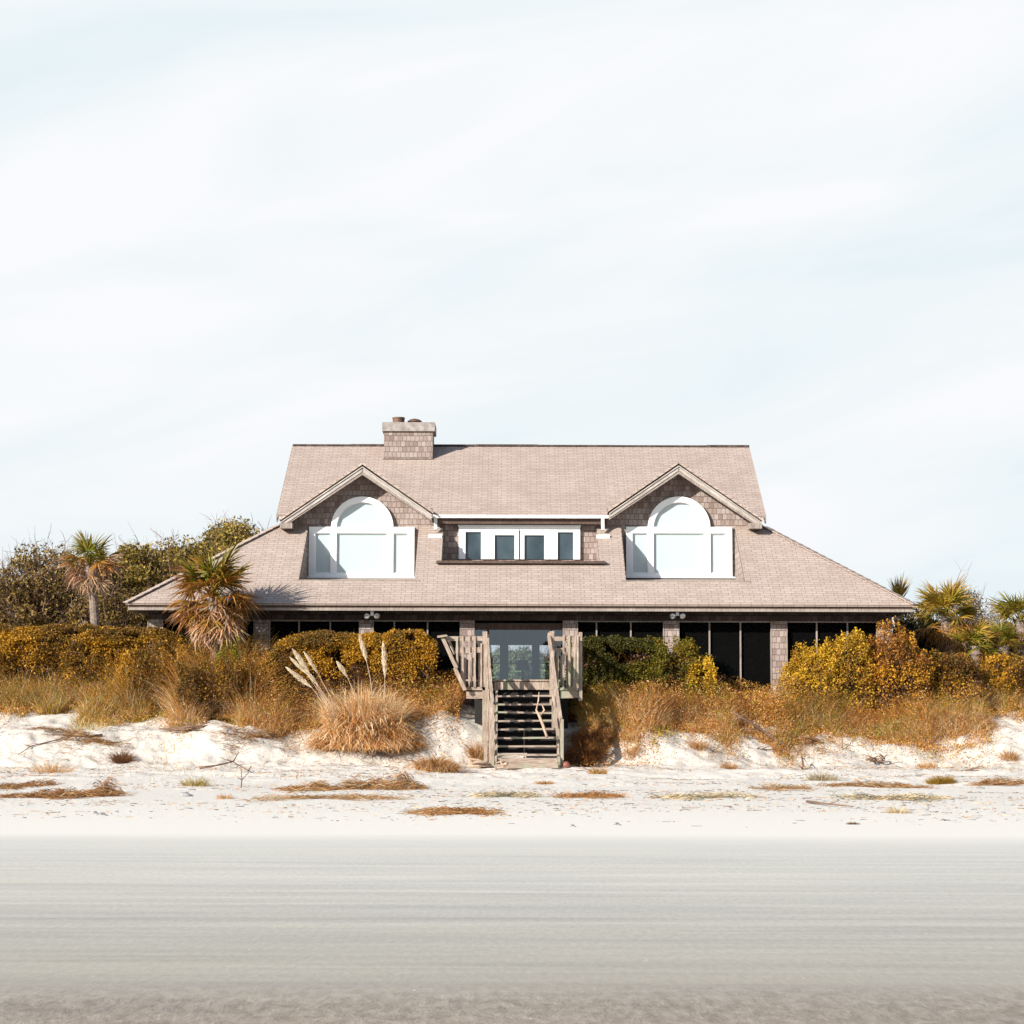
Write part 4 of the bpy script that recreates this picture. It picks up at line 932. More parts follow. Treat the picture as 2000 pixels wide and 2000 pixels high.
# ---- broadleaf trees behind
def tree(label, pxc, Y, wpx, top_py, cols, nclump, lpc, leaf, group, bare=0.0, seed=0, name='coastal_oak', low=.25):
    r_ = random.Random(seed); x = Xat(pxc, top_py, Y); z0 = h1(x, Y); hh = Zat(top_py, Y, pxc) - z0; rx = wpx * 1.3 * Y / F / 2; ry = rx * .8; nclump = int(nclump * 1.35)
    root = empty(name, (x, Y, z0)); tag(root, label, 'tree', group)
    tr_ = MB(); k = r_.randint(3, 4); ends = []
    for i in range(k):
        a = 2 * math.pi * i / k + r_.random(); R_ = rx * .5
        p = [Vector((0, 0, -.2)), Vector((math.cos(a) * .15, math.sin(a) * .15, hh * .2)), Vector((math.cos(a) * R_ * .5, math.sin(a) * R_ * .5, hh * .45)), Vector((math.cos(a) * R_, math.sin(a) * R_, hh * .72))]
        tr_.tube(p, [.16, .12, .08, .04], 7); ends.append(p)
    tr_.build('trunk', M_BARK, root, True)
    # clumps on an uneven dome
    cl_ = []
    while len(cl_) < nclump:
        d = np.array([r_.gauss(0, 1), r_.gauss(0, 1), r_.gauss(0, 1)]); d /= np.linalg.norm(d)
        if d[2] < -.1: continue
        rr = r_.uniform(.55, 1.0) * (1 + .14 * float(vnoise(d[0] * 2.2 + seed, d[2] * 2.2 + d[1], seed)))
        zz = low * hh + d[2] * (1 - low) * hh * rr * .97
        cl_.append((d[0] * rx * rr, d[1] * ry * rr, max(zz, .3)))
    cl_ = np.array(cl_); cl_[:, 2] *= 1.03; cs = rng.uniform(.25, .55, (len(cl_), 1)) * max(.8, min(1.4, hh / 4))
    lpc = int(lpc * 3.4); leaf = leaf * 1.3
    idx = np.repeat(np.arange(len(cl_)), lpc); g = rng.normal(size=(len(idx), 3)); g /= (np.linalg.norm(g, axis=1)[:, None] + .4)
    pos = cl_[idx] + g * cs[idx] * np.array([1.1, 1.1, .75]); pos[:, 2] = np.maximum(pos[:, 2], .05)
    tone = rng.uniform(.55, 1.35, len(cl_))[idx][:, None]
    keep = rng.uniform(0, 1, len(pos)) > bare
    c = pick(cols, len(pos)) * tone; pos, c = pos[keep], c[keep]
    V, Q, C = leaves_arr(pos, np.full(len(pos), leaf), c, .5); link('crown', np_mesh('crown', V, Q, C), M_LEAF, root)
    # twigs reaching into and a little out of each clump
    nb = len(cl_); q = np.repeat(cl_, 5, 0) + rng.normal(0, .22, (nb * 5, 3)); src = np.repeat(cl_ * np.array([.45, .45, .6]), 5, 0) + rng.normal(0, .15, (nb * 5, 3))
    md = (src + q) / 2 + rng.normal(0, .14, q.shape); parts = [polyline_arr(src, q, md, rng.uniform(.03, .05, len(q)), rng.uniform(.008, .015, len(q)), pick(TWC, len(q)))]
    e = np.repeat(q, 3, 0); e2 = e + rng.normal(0, .2, e.shape) + e / (np.linalg.norm(e, axis=1)[:, None] + .1) * .16
    parts.append(polyline_arr(e, e2, (e + e2) / 2 + rng.normal(0, .03, e.shape), np.full(len(e), .014), np.full(len(e), .006), pick(TWC, len(e))))
    V, Q, C = join(parts); link('branches', np_mesh('branches', V, Q, C), M_TW, root)
tg = 'wind shaped trees beyond the left side of the house'
tree('brown twiggy tree at the far left edge of the wood', -40, 64, 240, 1088, OAKB, 330, 40, .08, tg, .35, 1, low=.1)
tree('thin bare topped tree left of the slender palm', 70, 63, 220, 1078, OAKB + OAK[:2], 340, 42, .08, tg, .35, 2, low=.1)
tree('pale twiggy tree rising just behind the slender palm', 150, 66, 190, 1058, OAKB, 260, 34, .08, tg, .55, 3, low=.1)
tree('dense dark bushy tree between slender palm and roof', 265, 67, 210, 1082, OAK, 420, 60, .085, tg, .1, 4, low=.1)
tree('low bushy tree beside the left eave corner', 200, 62.5, 190, 1150, OAKB + OAK[:3], 300, 46, .08, tg, .2, 15, low=.05)
tree('broad olive tree climbing above the hip roof', 360, 69, 230, 1046, OAK, 460, 62, .09, tg, .1, 5, low=.2)
tree('tallest dense olive tree touching the gable roof', 455, 71, 240, 1052, OAK, 500, 62, .09, tg, .08, 6, low=.25)
tree('rounded olive tree top behind the gable edge', 540, 73, 170, 1048, OAK, 260, 60, .09, tg, .08, 7, low=.3)
tg2 = 'thin trees beyond the right side of the house'
tree('open thin leaved tree behind the large fan palm', 1845, 68, 160, 1150, [lcol(x, .4) for x in ('7a7430', '6a6028', '8c8440')], 150, 26, .07, tg2, .3, 8, low=.1)
tree('nearly bare spindly tree right of the large fan palm', 1905, 67, 120, 1162, [lcol(x, .4) for x in ('6a6a3c', '5c5830')], 95, 12, .07, tg2, .45, 9, low=.1)
tree('distant dark tree at the right edge', 2010, 70, 150, 1200, OAK, 220, 50, .09, tg2, .1, 10, low=.05)
tg3 = 'green trees behind the house seen through the glass door'
tree('leafy tree seen through the left part of the glass door', 985, 84, 150, 1262, [lcol(x, .7) for x in ('8c9864', '78885a', 'a0a87c')], 220, 40, .12, tg3, .2, 11)
tree('leafy tree seen through the right part of the glass door', 1062, 88, 110, 1280, [lcol(x, .7) for x in ('8c9864', '78885a', 'a0a87c')], 160, 36, .12, tg3, .3, 12)

# ---- fan palms
def frond_mesh(name, cols, tipc, n=22, spread=115, pet=.55, rad=.6, droop=.25, seed=0, closed=False):
    r_ = random.Random(seed); V = []; Q = []; C = []
    def strip(pts, ws, sd, c0, c1):
        b = len(V)
        for i, (p, w_) in enumerate(zip(pts, ws)):
            V.append(tuple(p - sd * w_ / 2)); V.append(tuple(p + sd * w_ / 2)); t = i / (len(pts) - 1)
            cc = tuple(c0[j] * (1 - t) + c1[j] * t for j in range(3)); C.append(cc); C.append(cc)
        for i in range(len(pts) - 1): Q.append((b + 2 * i, b + 2 * i + 1, b + 2 * i + 3, b + 2 * i + 2))
    pc = cols[0]
    for sv in (Vector((0, 1, 0)), Vector((0, 0, 1))):
        strip([Vector((0, 0, 0)), Vector((pet * .5, 0, .03)), Vector((pet, 0, 0))], [.035, .024, .018], sv, pc, pc)
    O = Vector((pet, 0, 0))
    for i in range(n):
        a = R(spread) * (2 * (i + .5) / n - 1) + r_.uniform(-.03, .03)
        if closed: a *= .55
        L = rad * (1 - .28 * abs(a) / R(spread)) * r_.uniform(.88, 1.08); dv = Vector((math.cos(a), math.sin(a), 0)); sd = Vector((-math.sin(a), math.cos(a), 0))
        fold = r_.uniform(.6, 1.2) * (.06 if not closed else .14) * math.sin(i * 2.1)
        pts = [O + dv * (L * t) + Vector((0, 0, -droop * L * t ** 2.2 * r_.uniform(.7, 1.4) + fold * t + .22 * abs(math.sin(a)) * L * t * (1 - t) - .15 * t * L * (1 - math.cos(a)))) for t in (0, .35, .65, 1)]
        tw_ = (sd + Vector((0, 0, r_.choice((-1, 1)) * .6))).normalized(); wm = 2 * rad * .35 * math.tan(R(spread) / n) * 1.0 if not closed else .042
        c = [x * r_.uniform(.7, 1.3) for x in r_.choice(cols)]
        strip(pts, [.012, wm, wm * .75, .003], tw_, c, [x * r_.uniform(.8, 1.2) for x in tipc])
    return np_mesh(name, np.array(V), np.array(Q), np.array(C))
GRN = [lcol(x, .62) for x in ('6a6a18', '7c7a20', '55601a', '8c841f')]; GTIP = lcol('a08a28', .5)
YGR = [lcol(x, .7) for x in ('a8962c', 'b8a034', '8c8428', 'c8a83c')]; YTIP = lcol('c8a048', .5)
DED = [lcol(x, .6) for x in ('b87a40', 'a06430', 'cc9460', '8c5428', 'd8aa7c')]; DTIP = lcol('e0bc98', .6)
ORD = [lcol(x, .66) for x in ('b88430', 'a87424', '988024', 'cc9c40')]; OTIP = lcol('c08848', .5)
FR = {}
for k, (cc, tp, dr, cl) in {'green': (GRN, GTIP, .18, False), 'lime': (YGR, YTIP, .2, False), 'dead': (DED, DTIP, .32, True), 'tan': (ORD, OTIP, .4, False)}.items():
    ms_ = []
    for i in range(3):
        me_ = frond_mesh('frond_' + k, cc, tp, 24 if not cl else 13, 118, .55, .62, dr, 31 * i + hash_ if (hash_ := {'green': 1, 'lime': 2, 'dead': 3, 'tan': 4}[k]) else 0, cl); me_.materials.append(M_FROND); ms_.append(me_)
    FR[k] = ms_
FR['spear'] = []
for i in range(3):
    me_ = frond_mesh('frond_spear', YGR, YTIP, 14, 38, .35, .85, .05, 91 + i); me_.materials.append(M_FROND); FR['spear'].append(me_)
def palm(label, crown_px, crown_py, Y, sc, trunk, spec, seed, group=None, base_px=None, name='fan_palm', rt=.13):
    r_ = random.Random(seed); c = P(crown_px, crown_py, Y); bx = Xat(base_px or crown_px, crown_py, Y); z0 = h1(bx, Y); root = empty(name, (bx, Y, z0)); tag(root, label, 'palm tree', group)
    top = Vector((c.x - bx, 0, c.z - z0)); s = MB(); pts = []; rd = []
    nseg = 26
    for i in range(nseg + 1):
        t = i / nseg; pts.append(Vector((top.x * t ** 1.8 , 0, -.2 + (top.z + .2) * t))); rd.append(rt * (1.12 - .3 * t) * (1.0 + (.10 if i % 2 else -.02)) * (1.25 if t > .88 else 1))
    s.tube(pts, rd, 12); s.build('trunk', M_BARK, root, False)
    for (kind, cnt, e0, e1, s0, s1) in spec:
        for i in range(cnt):
            az = 2 * math.pi * (i + r_.random() * .8) / cnt + r_.random() * .3; el = R(r_.uniform(e0, e1)); k = sc * r_.uniform(s0, s1)
            o = bpy.data.objects.new({'dead': 'dead_frond', 'tan': 'withered_frond'}.get(kind, 'frond'), r_.choice(FR[kind])); COL.objects.link(o); o.parent = root
            o.location = top + Vector((0, 0, r_.uniform(-.12, .05) * sc - (.15 * sc if el < 0 else 0))); o.scale = (k, k, k)
            o.rotation_mode = 'XYZ'; o.rotation_euler = (r_.uniform(-.5, .5), -el, az)
    return root
palm('shaggy palm with dead brown skirt in front of the left roof', 418, 1168, 54.2, 1.3, True,
     [('green', 12, 35, 85, .85, 1.05), ('tan', 14, 0, 45, .7, .95), ('tan', 16, -35, 5, .6, .9), ('dead', 22, -50, 10, .5, .8), ('dead', 22, -78, -30, .6, .85), ('tan', 8, 40, 80, .75, 1.0)], 5, base_px=425)
palm('slender palm with a long bare curved trunk left of the house', 176, 1105, 57.5, .95, True,
     [('green', 10, 25, 85, .75, .98), ('tan', 8, 0, 40, .75, 1.0), ('dead', 16, -30, 20, .65, .9), ('dead', 10, -60, -25, .5, .75)], 9, base_px=197, rt=.125)
palm('young palm whose upright fronds show above the right hip roof', 1755, 1186, 66, 1.05, True, [('spear', 7, 66, 88, .7, 1.0), ('spear', 4, 45, 70, .5, .8)], 12)
palm('large yellow green fan palm right of the house corner', 1848, 1205, 58.0, .98, True, [('lime', 12, 35, 88, .9, 1.15), ('lime', 9, 0, 40, .8, 1.05), ('green', 6, -5, 50, .8, 1.0), ('tan', 9, -40, 5, .8, 1.0), ('dead', 6, -70, -35, .7, .9)], 14)
palm('low spreading palmetto under the large fan palm', 1905, 1262, 56.6, .8, True, [('lime', 8, 5, 70, .8, 1.1), ('green', 7, -10, 40, .8, 1.1), ('tan', 4, -30, 10, .8, 1)], 17, name='palmetto')
palm('fan palm cut off by the right edge of the view', 1996, 1215, 57.5, .9, True, [('green', 10, 30, 88, .9, 1.1), ('lime', 9, -5, 40, .85, 1.1), ('tan', 7, -50, 0, .8, 1.0)], 21)
palm('short palmetto with stiff fronds beside the right edge', 1960, 1262, 56.8, .7, True, [('green', 9, 10, 75, .8, 1.1), ('lime', 5, -20, 30, .8, 1.0)], 25, name='palmetto')

# ---- pampas clump
pc = hit(703, 1486); pc.y += .75; z0 = h1(pc.x, pc.y) - .1
pam = empty('pampas_grass', (pc.x, pc.y, z0)); tag(pam, 'big shaggy straw coloured pampas clump with pale plumes left of the stairs', 'ornamental grass')
parts = []
n = 15000; a = rng.uniform(0, 2 * np.pi, n); rr = rng.uniform(0, 1, n) ** .6
b = np.stack([np.cos(a) * rr * 1.12 * (1 + .15 * np.sin(3 * a + 1)), np.sin(a) * rr * .6, .02 + (.85 + .2 * np.sin(2.3 * a)) * (1 - rr ** 2) * rng.uniform(.05, 1, n)], -1)
cn = fbm(b[:, 0] * 2.2, b[:, 2] * 3, 201, 3); c = np.where((cn + rng.normal(0, .3, n) > .05)[:, None], pick(TAWN, n), pick(ORNG[:3] + DKBR + DKBR, n) * .8); c = np.where((rng.uniform(0, 1, n) < .3)[:, None], pick(PALE, n), c)
b = b + rng.normal(0, .05, b.shape); b[:, 2] = np.maximum(b[:, 2], 0)
parts.append(blades_arr(b, np.where(rng.uniform(0, 1, n) < .45, rng.uniform(0, 6.28, n), a + rng.normal(0, .6, n)), rng.uniform(.15, .48, n), rng.uniform(.1, 1.0, n), rng.uniform(-.6, 1.0, n), rng.uniform(.012, .024, n), c * 1.3, 4, .6))
n = 4200; a = rng.uniform(0, 2 * np.pi, n); rr = rng.uniform(0, 1, n) ** .6
b = np.stack([np.cos(a) * rr * .8, .25 + np.sin(a) * rr * .4, .45 + .35 * (1 - rr) + 0 * a], -1)
parts.append(blades_arr(b, a + rng.normal(0, .4, n), rng.uniform(.3, 1.0, n) * (1 + .35 * np.sin(3 * a)), rng.uniform(.0, .6, n), rng.uniform(-.3, .7, n), rng.uniform(.008, .014, n), pick(PALE + TAWN[:3], n) * 1.15, 4, .25))
V, Q, C = join(parts); link('leaves', np_mesh('leaves', V, Q, C), M_GRASS, pam)
z5 = lambda a_, b_: (500 + a_ / 4.83, 1180 + b_ / 4.83)
plm = [((310, 615), (530, 790), (780, 1180), 1.0), ((365, 455), (500, 640), (780, 1150), 1.0), ((345, 525), (480, 660), (800, 1160), .7), ((470, 480), (590, 665), (800, 1100), .75),
       ((480, 640), (590, 770), (760, 1080), .8), ((780, 570), (865, 695), (985, 1040), .9), ((980, 325), (1045, 550), (1095, 860), 1.0), ((1195, 390), (1215, 700), (1200, 920), 1.1)]
pl_o = Vector((pc.x, pc.y, z0))
for (tp, bt, rt_, w_) in plm:
    A = P(*z5(*tp), pc.y - .1) - pl_o; B = P(*z5(*bt), pc.y - .1) - pl_o; Cc = P(*z5(*rt_), pc.y) - pl_o
    s = MB(); mid = B.lerp(Cc, .5) + Vector((.02, 0, .02)); s.tube([Cc, mid, B, B.lerp(A, .8)], [.011, .010, .007, .003], 5); sk = s.build('plume_stalk', M_DRIFT, pam)
    n = 900; t = rng.uniform(0, 1, n); A_, B_ = np.array(A), np.array(B); L = np.linalg.norm(A_ - B_)
    wd = .058 * w_ * rng.uniform(.4, 1.3, n) * np.sin(np.pi * np.clip(t * .9 + .08, 0, 1)) ** .8
    g = rng.normal(size=(n, 3)); g /= np.linalg.norm(g, axis=1)[:, None]
    p0 = B_ + (A_ - B_) * t[:, None]; p1 = p0 + (A_ - B_) / L * .13 + g * wd[:, None] + np.array([.02, 0, -.02])
    V, Q, C = polyline_arr(p0, p1, (p0 + p1) / 2 + g * wd[:, None] * .3, np.full(n, .010), np.full(n, .004), pick([(.78, .68, .50), (.85, .77, .62), (.62, .48, .32)], n, .1))
    link('plume', np_mesh('plume', V, Q, C), M_PLUME, pam)

# ---- tufts, mounds and drift things on the sand
def tuft(name, label, px, py, wpx, hpx, cols, n=500, cat='grass tuft', curl=.5, wd=.009, lean=(.1, .8), fill=.6, group=None):
    c = hit(px, py); r = wpx * c.y / F / 2; h_ = hpx * c.y / F
    a = rng.uniform(0, 2 * np.pi, n); rr = rng.uniform(0, 1, n) ** .8 * (fill + .25)
    bx = np.cos(a) * rr * r; by = np.sin(a) * rr * r * .7; bz = H(c.x + bx, c.y + by) - c.z - .01
    L = rng.uniform(.25, 1.2, n) * (1.15 - .6 * rr) * math.hypot(h_, r * .35)
    V, Q, C = blades_arr(np.stack([bx, by, bz], -1), a + rng.normal(0, .7, n), L, rng.uniform(lean[0], lean[1], n), rng.uniform(0, curl, n), rng.uniform(.7, 1.3, n) * wd, pick(cols, n), 4, curl * .6)
    o = link(name, np_mesh(name, V, Q, C), M_GRASS); o.location = c; tag(o, label, cat, group); return o
def mound(name, label, px, py, wpx, hpx, cols, n=600, cat='seaweed', depth=.35, group=None, wd=.010):
    """heap of straw lying on the sand, outline broken by noise"""
    c = hit(px, py); r = wpx * c.y / F / 2; h_ = hpx * c.y / F
    n = int(n * (.7 if n > 1200 else 1.0)); u = rng.normal(0, .52, n); keep = np.abs(u) < 1; u = u[keep]; n = len(u); v = rng.normal(0, .65, n) * depth * (1 + .8 * np.sin(u * 5 + px)) + .25 * np.sin(u * 2.2 + px * .1) * (r > .8)
    env = np.clip(1 - np.abs(u) ** 1.6, 0, 1) * np.clip(.4 + 1.2 * fbm(u * 4 + px, v * 6, 7, 4), .0, 1.4); x = u * r; z = env * h_ * rng.uniform(0, 1, n) ** .8
    g0 = H(c.x + x, c.y + v) - c.z; az = rng.normal(0, .55, n) + np.pi * (rng.uniform(0, 1, n) > .5); L = rng.uniform(.05, .22, n) * min(1.2, .5 + r)
    p0 = np.stack([x, v, g0 + z + .005], -1); p1 = p0 + np.stack([np.cos(az) * L, np.sin(az) * L * .6, rng.normal(0, .02, n) - .3 * z], -1)
    p1[:, 2] = np.maximum(p1[:, 2], H(c.x + p1[:, 0], c.y + p1[:, 1]) - c.z + .004)
    md = (p0 + p1) / 2 + rng.normal(0, .02, p0.shape) + np.array([0, 0, .02])
    V, Q, C = polyline_arr(p0, p1, md, rng.uniform(.6, 1.3, n) * wd, rng.uniform(.3, .6, n) * wd, pick(cols, n, .3) * (np.array([.66, .68, .74]) if cols[-1] is not GREY[-1] else 1.1))
    o = link(name, np_mesh(name, V, Q, C), M_GRASS); o.location = c; tag(o, label, cat, group); return o
def branch(name, label, pts, rad, side=(), cat='driftwood', mat=None, lift=.02, group=None):
    w = [hit(px, py) + Vector((0, 0, lift + up)) for (px, py, up) in pts]; o0 = w[0].copy(); s = MB()
    s.tube([p - o0 for p in w], [rad * (1 - .6 * i / (len(w) - 1)) for i in range(len(w))], 7)
    for (i, dx, dz, r2) in side:
        b = w[i] - o0; s.tube([b, b + Vector((dx * .5, -.03, dz * .4)), b + Vector((dx, .02, dz))], [r2, r2 * .7, r2 * .35], 6)
    o = s.build(name, mat or M_TWIG, smooth=True); o.location = o0; return tag(o, label, cat, group)
RUST = ORNG[1:3] + TAWN + PALE[:3] + DKBR[:2]; GREY = [lcol(x, .45) for x in ('a8a490', '8c8c78', 'b8b4a0', '7c7868')]
tuft('straw_tussock', 'rounded rusty straw tussock between pampas clump and stairs', 853, 1503, 92, 46, RUST, 2200, wd=.011, curl=.7)
tuft('straw_tussock', 'small round brown tussock alone on the left white slope', 238, 1488, 60, 34, DKBR + TWC[:2], 750, wd=.008, curl=.6, lean=(.1, .95), fill=.3)
mound('dry_wrack', 'long straw coloured wrack bank ending in a hump below the pampas', 690, 1541, 270, 20, TAWN + RUST, 3600, cat='wrack', wd=.012)
mound('dry_wrack', 'peaked wrack hump at the right end of the long bank', 782, 1540, 84, 34, TAWN + RUST, 1900, cat='wrack', wd=.012)
mound('dry_wrack', 'brown wrack strip on the sand near the left edge', 120, 1556, 230, 12, TAWN + DKBR, 2200, cat='wrack', wd=.011)
mound('dry_wrack', 'pointed brown wrack hump right of the left strip', 203, 1550, 66, 28, TAWN + DKBR, 1300, cat='wrack', wd=.011)
mound('dry_wrack', 'flat brown wrack patch cut by the left edge', 10, 1540, 70, 8, TAWN + DKBR, 500, cat='wrack')
mound('dry_wrack', 'flat wrack patch just above the left strip', 70, 1534, 90, 9, TAWN + DKBR, 500, cat='wrack')
mound('dry_wrack', 'thin tawny wrack strip nearest the water left of centre', 890, 1589, 180, 9, TAWN, 1500, cat='wrack', wd=.012)
mound('dry_wrack', 'thin tawny wrack strip in line with the stairs on the right', 1150, 1557, 130, 9, TAWN + ORNG[:2], 1000, cat='wrack')
mound('dry_wrack', 'pale wrack line below the stairs', 985, 1556, 130, 7, PALE + GREY, 700, cat='wrack')
mound('dry_wrack', 'long thin wrack line below the humped bank', 640, 1561, 300, 5, PALE + TAWN, 1100, cat='wrack')
mound('dry_wrack', 'orange tinted wrack line under the olive tussock on the right', 1710, 1538, 210, 9, RUST, 1500, cat='wrack')
mound('dry_wrack', 'faint wrack line left of the orange tinted one', 1530, 1541, 120, 5, PALE + TAWN, 500, cat='wrack')
mound('dry_wrack', 'rusty wrack streak near the right edge', 1955, 1533, 120, 10, RUST, 900, cat='wrack')
mound('dry_wrack', 'grey green wrack patch low on the right sand', 1740, 1560, 220, 9, PALE + GREY, 1000, cat='wrack')
mound('dry_wrack', 'thin grey wrack line below the white bank on the right', 1380, 1558, 200, 6, PALE + GREY, 800, cat='wrack')
mound('dry_wrack', 'brown crust of roots along the bank edge left of the pampas', 500, 1438, 160, 12, DKBR + RUST, 1500, cat='wrack')
mound('dry_wrack', 'brown root line along the far left bank edge', 160, 1438, 220, 9, DKBR + TAWN + OLIV[:1], 1500, cat='wrack')
mound('dry_wrack', 'rusty straw scatter beneath the long driftwood branch', 1575, 1452, 90, 14, RUST, 900, cat='wrack')
mound('dry_wrack', 'rusty straw scatter along the right bank top', 1730, 1430, 190, 10, RUST, 1500, cat='wrack')
tuft('beach_tussock', 'low olive tussock on the right sand', 1838, 1530, 62, 22, [lcol(x, K) for x in ('a07a28', '8c6c20', 'b08c3c')], 1300, wd=.008, curl=.5, lean=(.2, .95))
tuft('beach_tussock', 'tiny brown tussock alone near the damp sand on the right', 1666, 1610, 30, 9, [lcol(x, K) for x in ('8c6430', '6a4c24')], 320, wd=.006, lean=(.3, .95))
tuft('beach_tussock', 'flat rusty tussock straight below the stairs', 1063, 1531, 46, 12, RUST, 450, wd=.008, lean=(.4, .95))
tuft('beach_tussock', 'pale green tussock above the grey stone on the left', 382, 1535, 62, 30, OLIV + PALE, 420, wd=.008, lean=(.2, .9))
tuft('beach_tussock', 'wispy straw tussock low on the far left slope', 100, 1508, 100, 36, PALE + TAWN, 420, wd=.007, lean=(.2, .9))
tuft('beach_tussock', 'green grey grass fringe right of the upright twig', 1605, 1524, 78, 24, GREY + PALE + OLIV[:1], 520, wd=.007, lean=(.1, .7))
tuft('beach_tussock', 'spiky straw tussock right of the stair foot', 1168, 1512, 44, 26, TAWN + OLIV[:2], 380, wd=.007)
tuft('beach_tussock', 'straw tuft hanging on the white bank right of the stairs', 1232, 1474, 36, 26, RUST, 380, wd=.008)
tuft('beach_tussock', 'brown straw tuft at the foot of the right bank', 1424, 1502, 40, 24, RUST, 340, wd=.007)
tuft('beach_tussock', 'pale tussock in the dip right of the dark twig bundle', 1808, 1500, 44, 22, TAWN + PALE, 320, wd=.007)
tuft('beach_tussock', 'rusty tussock with a spike near the right edge', 1972, 1482, 40, 28, RUST, 360, wd=.008)
tuft('beach_tussock', 'pale feathery tussock near the damp sand on the right', 1755, 1588, 60, 24, PALE, 320, wd=.006, lean=(.2, .9))
tuft('beach_tussock', 'small straw tussock behind the forked twig on the left', 440, 1560, 36, 16, PALE + TAWN, 260, wd=.007)
tuft('beach_tussock', 'rusty root tuft spilling over the bank right of the hedge path', 1365, 1462, 40, 30, RUST, 480, wd=.007, lean=(.2, .9))
tuft('straw_tussock', 'dark brown straw heap against the left stair posts', 936, 1492, 34, 70, DKBR + RUST, 900, wd=.009, lean=(.1, .5))
for (px, py, w_, h_, nn, lb) in ((1140, 1482, 80, 56, 2200, 'tangled brown brush heap against the right stair posts'), (1160, 1445, 100, 44, 2200, 'shadowed brown brush on the slope right of the stairs'),
                                 (1120, 1408, 80, 44, 1600, 'dark brush under the right end of the landing')):
    tuft('brush_heap', lb, px, py, w_, h_, DKBR + RUST[:2] + TWC[:2], nn, wd=.010, curl=.7, cat='brush', lean=(.2, .95))
# driftwood
branch('driftwood_branch', 'long bare driftwood branch sloping down the right bank', [(1540, 1466, .03), (1512, 1455, .12), (1485, 1448, .26), (1455, 1444, .44), (1432, 1442, .58)], .045, [(1, -.55, .02, .03), (2, -.5, .0, .02), (2, -.1, .3, .014), (3, -.35, .08, .012)])
branch('driftwood_branch', 'short driftwood stick beside the long branch', [(1512, 1466, .02), (1530, 1450, .1), (1518, 1436, .25)], .018)
branch('driftwood_branch', 'crooked dead branch standing out of the right bank top', [(1806, 1462, 0), (1798, 1446, .1), (1782, 1421, .32)], .03, [(1, .22, .05, .015), (1, -.2, -.05, .015)])
branch('driftwood_branch', 'straight thin stick lying flat on the lower right sand', [(1576, 1569, .01), (1615, 1575, .02), (1666, 1579, .01)], .022, [(1, .2, .05, .01)])
branch('driftwood_branch', 'curved dead root lying down the far left slope', [(200, 1440, .03), (120, 1448, .03), (60, 1462, .03), (35, 1478, .02)], .02, [(1, .3, -.02, .012), (2, -.2, .06, .01)])
branch('driftwood_branch', 'thin twisted branch lying on the middle of the left slope', [(390, 1502, .01), (420, 1500, .03), (455, 1496, .07), (485, 1510, .03)], .024, [(2, .12, .22, .02), (2, -.3, .10, .016), (3, .06, .1, .02), (1, -.3, -.02, .01)])
branch('upright_twig', 'forked twig standing upright on the left sand', [(471, 1540, 0), (472, 1538, .12), (470, 1536, .32)], .014, [(1, .12, .14, .01), (1, -.12, .08, .009)], cat='twig')
branch('upright_twig', 'leggy upright twig on the right bank with a tuft at its foot', [(1568, 1504, 0), (1566, 1500, .22), (1562, 1498, .48)], .014, [(0, .2, .04, .02), (0, -.12, .14, .02), (1, .12, -.12, .012), (1, .05, -.22, .02)], cat='twig')
branch('upright_twig', 'thin twig arching over the middle of the right bank', [(1645, 1462, 0), (1646, 1458, .2), (1660, 1450, .25), (1680, 1452, .2), (1706, 1470, .02)], .011, cat='twig')
branch('upright_twig', 'short spike standing in the rusty tussock at the right edge', [(1974, 1484, 0), (1975, 1483, .3)], .013, cat='twig')
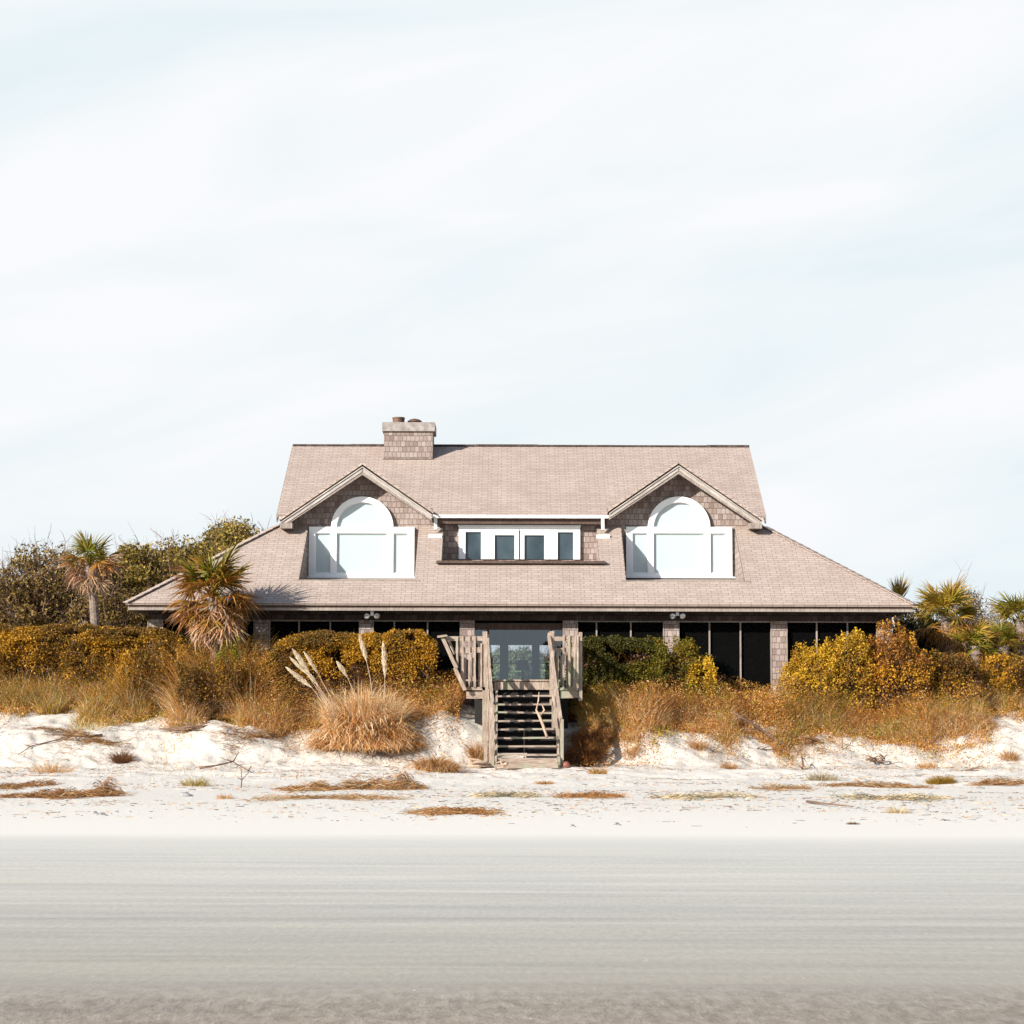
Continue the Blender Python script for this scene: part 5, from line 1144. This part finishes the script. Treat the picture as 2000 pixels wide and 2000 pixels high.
def pile(name, label, px, py, wpx, n, rad, seed, mat, cat='driftwood', hz=.1):
    r_ = random.Random(seed); c = hit(px, py); s = MB(); r = wpx * c.y / F / 2
    for i in range(n):
        a = r_.gauss(0, .45) + (math.pi if r_.random() < .5 else 0); L = r * r_.uniform(.6, 1.5); x0 = r_.uniform(-.6, .6) * r; y0 = r_.uniform(-.2, .2); z = r_.uniform(.02, hz)
        p = Vector((x0 - math.cos(a) * L / 2, y0 - math.sin(a) * L * .2, z)); q = Vector((x0 + math.cos(a) * L / 2, y0 + math.sin(a) * L * .2, z + r_.uniform(-.04, .14)))
        md = (p + q) / 2 + Vector((0, 0, r_.uniform(-.03, .05))); rd = rad * r_.uniform(.5, 1.2); s.tube([p, md, q], [rd, rd * .9, rd * .35], 6)
    o = s.build(name, mat, smooth=True); o.location = c; tag(o, label, cat)
pile('driftwood_pile', 'heap of weathered driftwood sticks on the left bank edge', 362, 1430, 100, 16, .028, 3, M_TWIG)
pile('driftwood_pile', 'dark broken twig bundle lying on the right bank', 1711, 1493, 44, 14, .02, 5, M_TWIG, hz=.16)
pile('driftwood_pile', 'gnarled roots and sticks at the left foot of the stairs', 950, 1502, 70, 12, .035, 8, M_DRIFT, hz=.12)
pile('driftwood_pile', 'curled driftwood root lying against the lowest step', 985, 1503, 26, 7, .03, 9, M_DRIFT, hz=.18)
pile('driftwood_pile', 'few thin sticks on the sand right of the stair foot', 1125, 1509, 70, 4, .012, 10, M_TWIG, hz=.04)
pile('driftwood_pile', 'thin brown sticks scattered under the long branch', 1500, 1470, 60, 6, .016, 12, M_TWIG, hz=.05)
pile('driftwood_pile', 'small stick tangle at the right end of the bank', 1900, 1508, 50, 6, .012, 13, M_TWIG, hz=.05)
c = hit(1106, 1500); s = MB(); s.tube([(0, 0, 0), (0, 0, .02), (0, 0, .07), (0, 0, .12), (0, 0, .14)], [.03, .07, .09, .06, .02], 12); o_ = s.build('fishing_float', M_FLOAT, smooth=True); o_.location = c; tag(o_, 'rusty red rounded float lying beside the right stair post', 'float')
def stone(label, px, py, r, seed):
    r_ = random.Random(seed); c = hit(px, py); s = MB()
    s.tube([(0, 0, -.02), (0, 0, r * .2), (0, 0, r * .6), (.02, 0, r * .85)], [r * .9, r, r * .75, r * .2], 9); o = s.build('beach_stone', M_STONE, smooth=True); o.location = c; o.scale = (1.2, 1, .8); tag(o, label, 'stone')
stone('dark grey stone half buried beside the pale green tussock', 363, 1555, .10, 1)
stone('small grey stone low on the left sand', 201, 1593, .06, 2)
stone('tiny grey stone just left of the other low stone', 186, 1590, .045, 3)
stone('small grey lump on the damp edge right of centre', 1205, 1612, .05, 4)
stone('lone grey pebble among footprints below the stairs', 1118, 1615, .04, 5)
print('ALL DONE', len(bpy.data.objects))
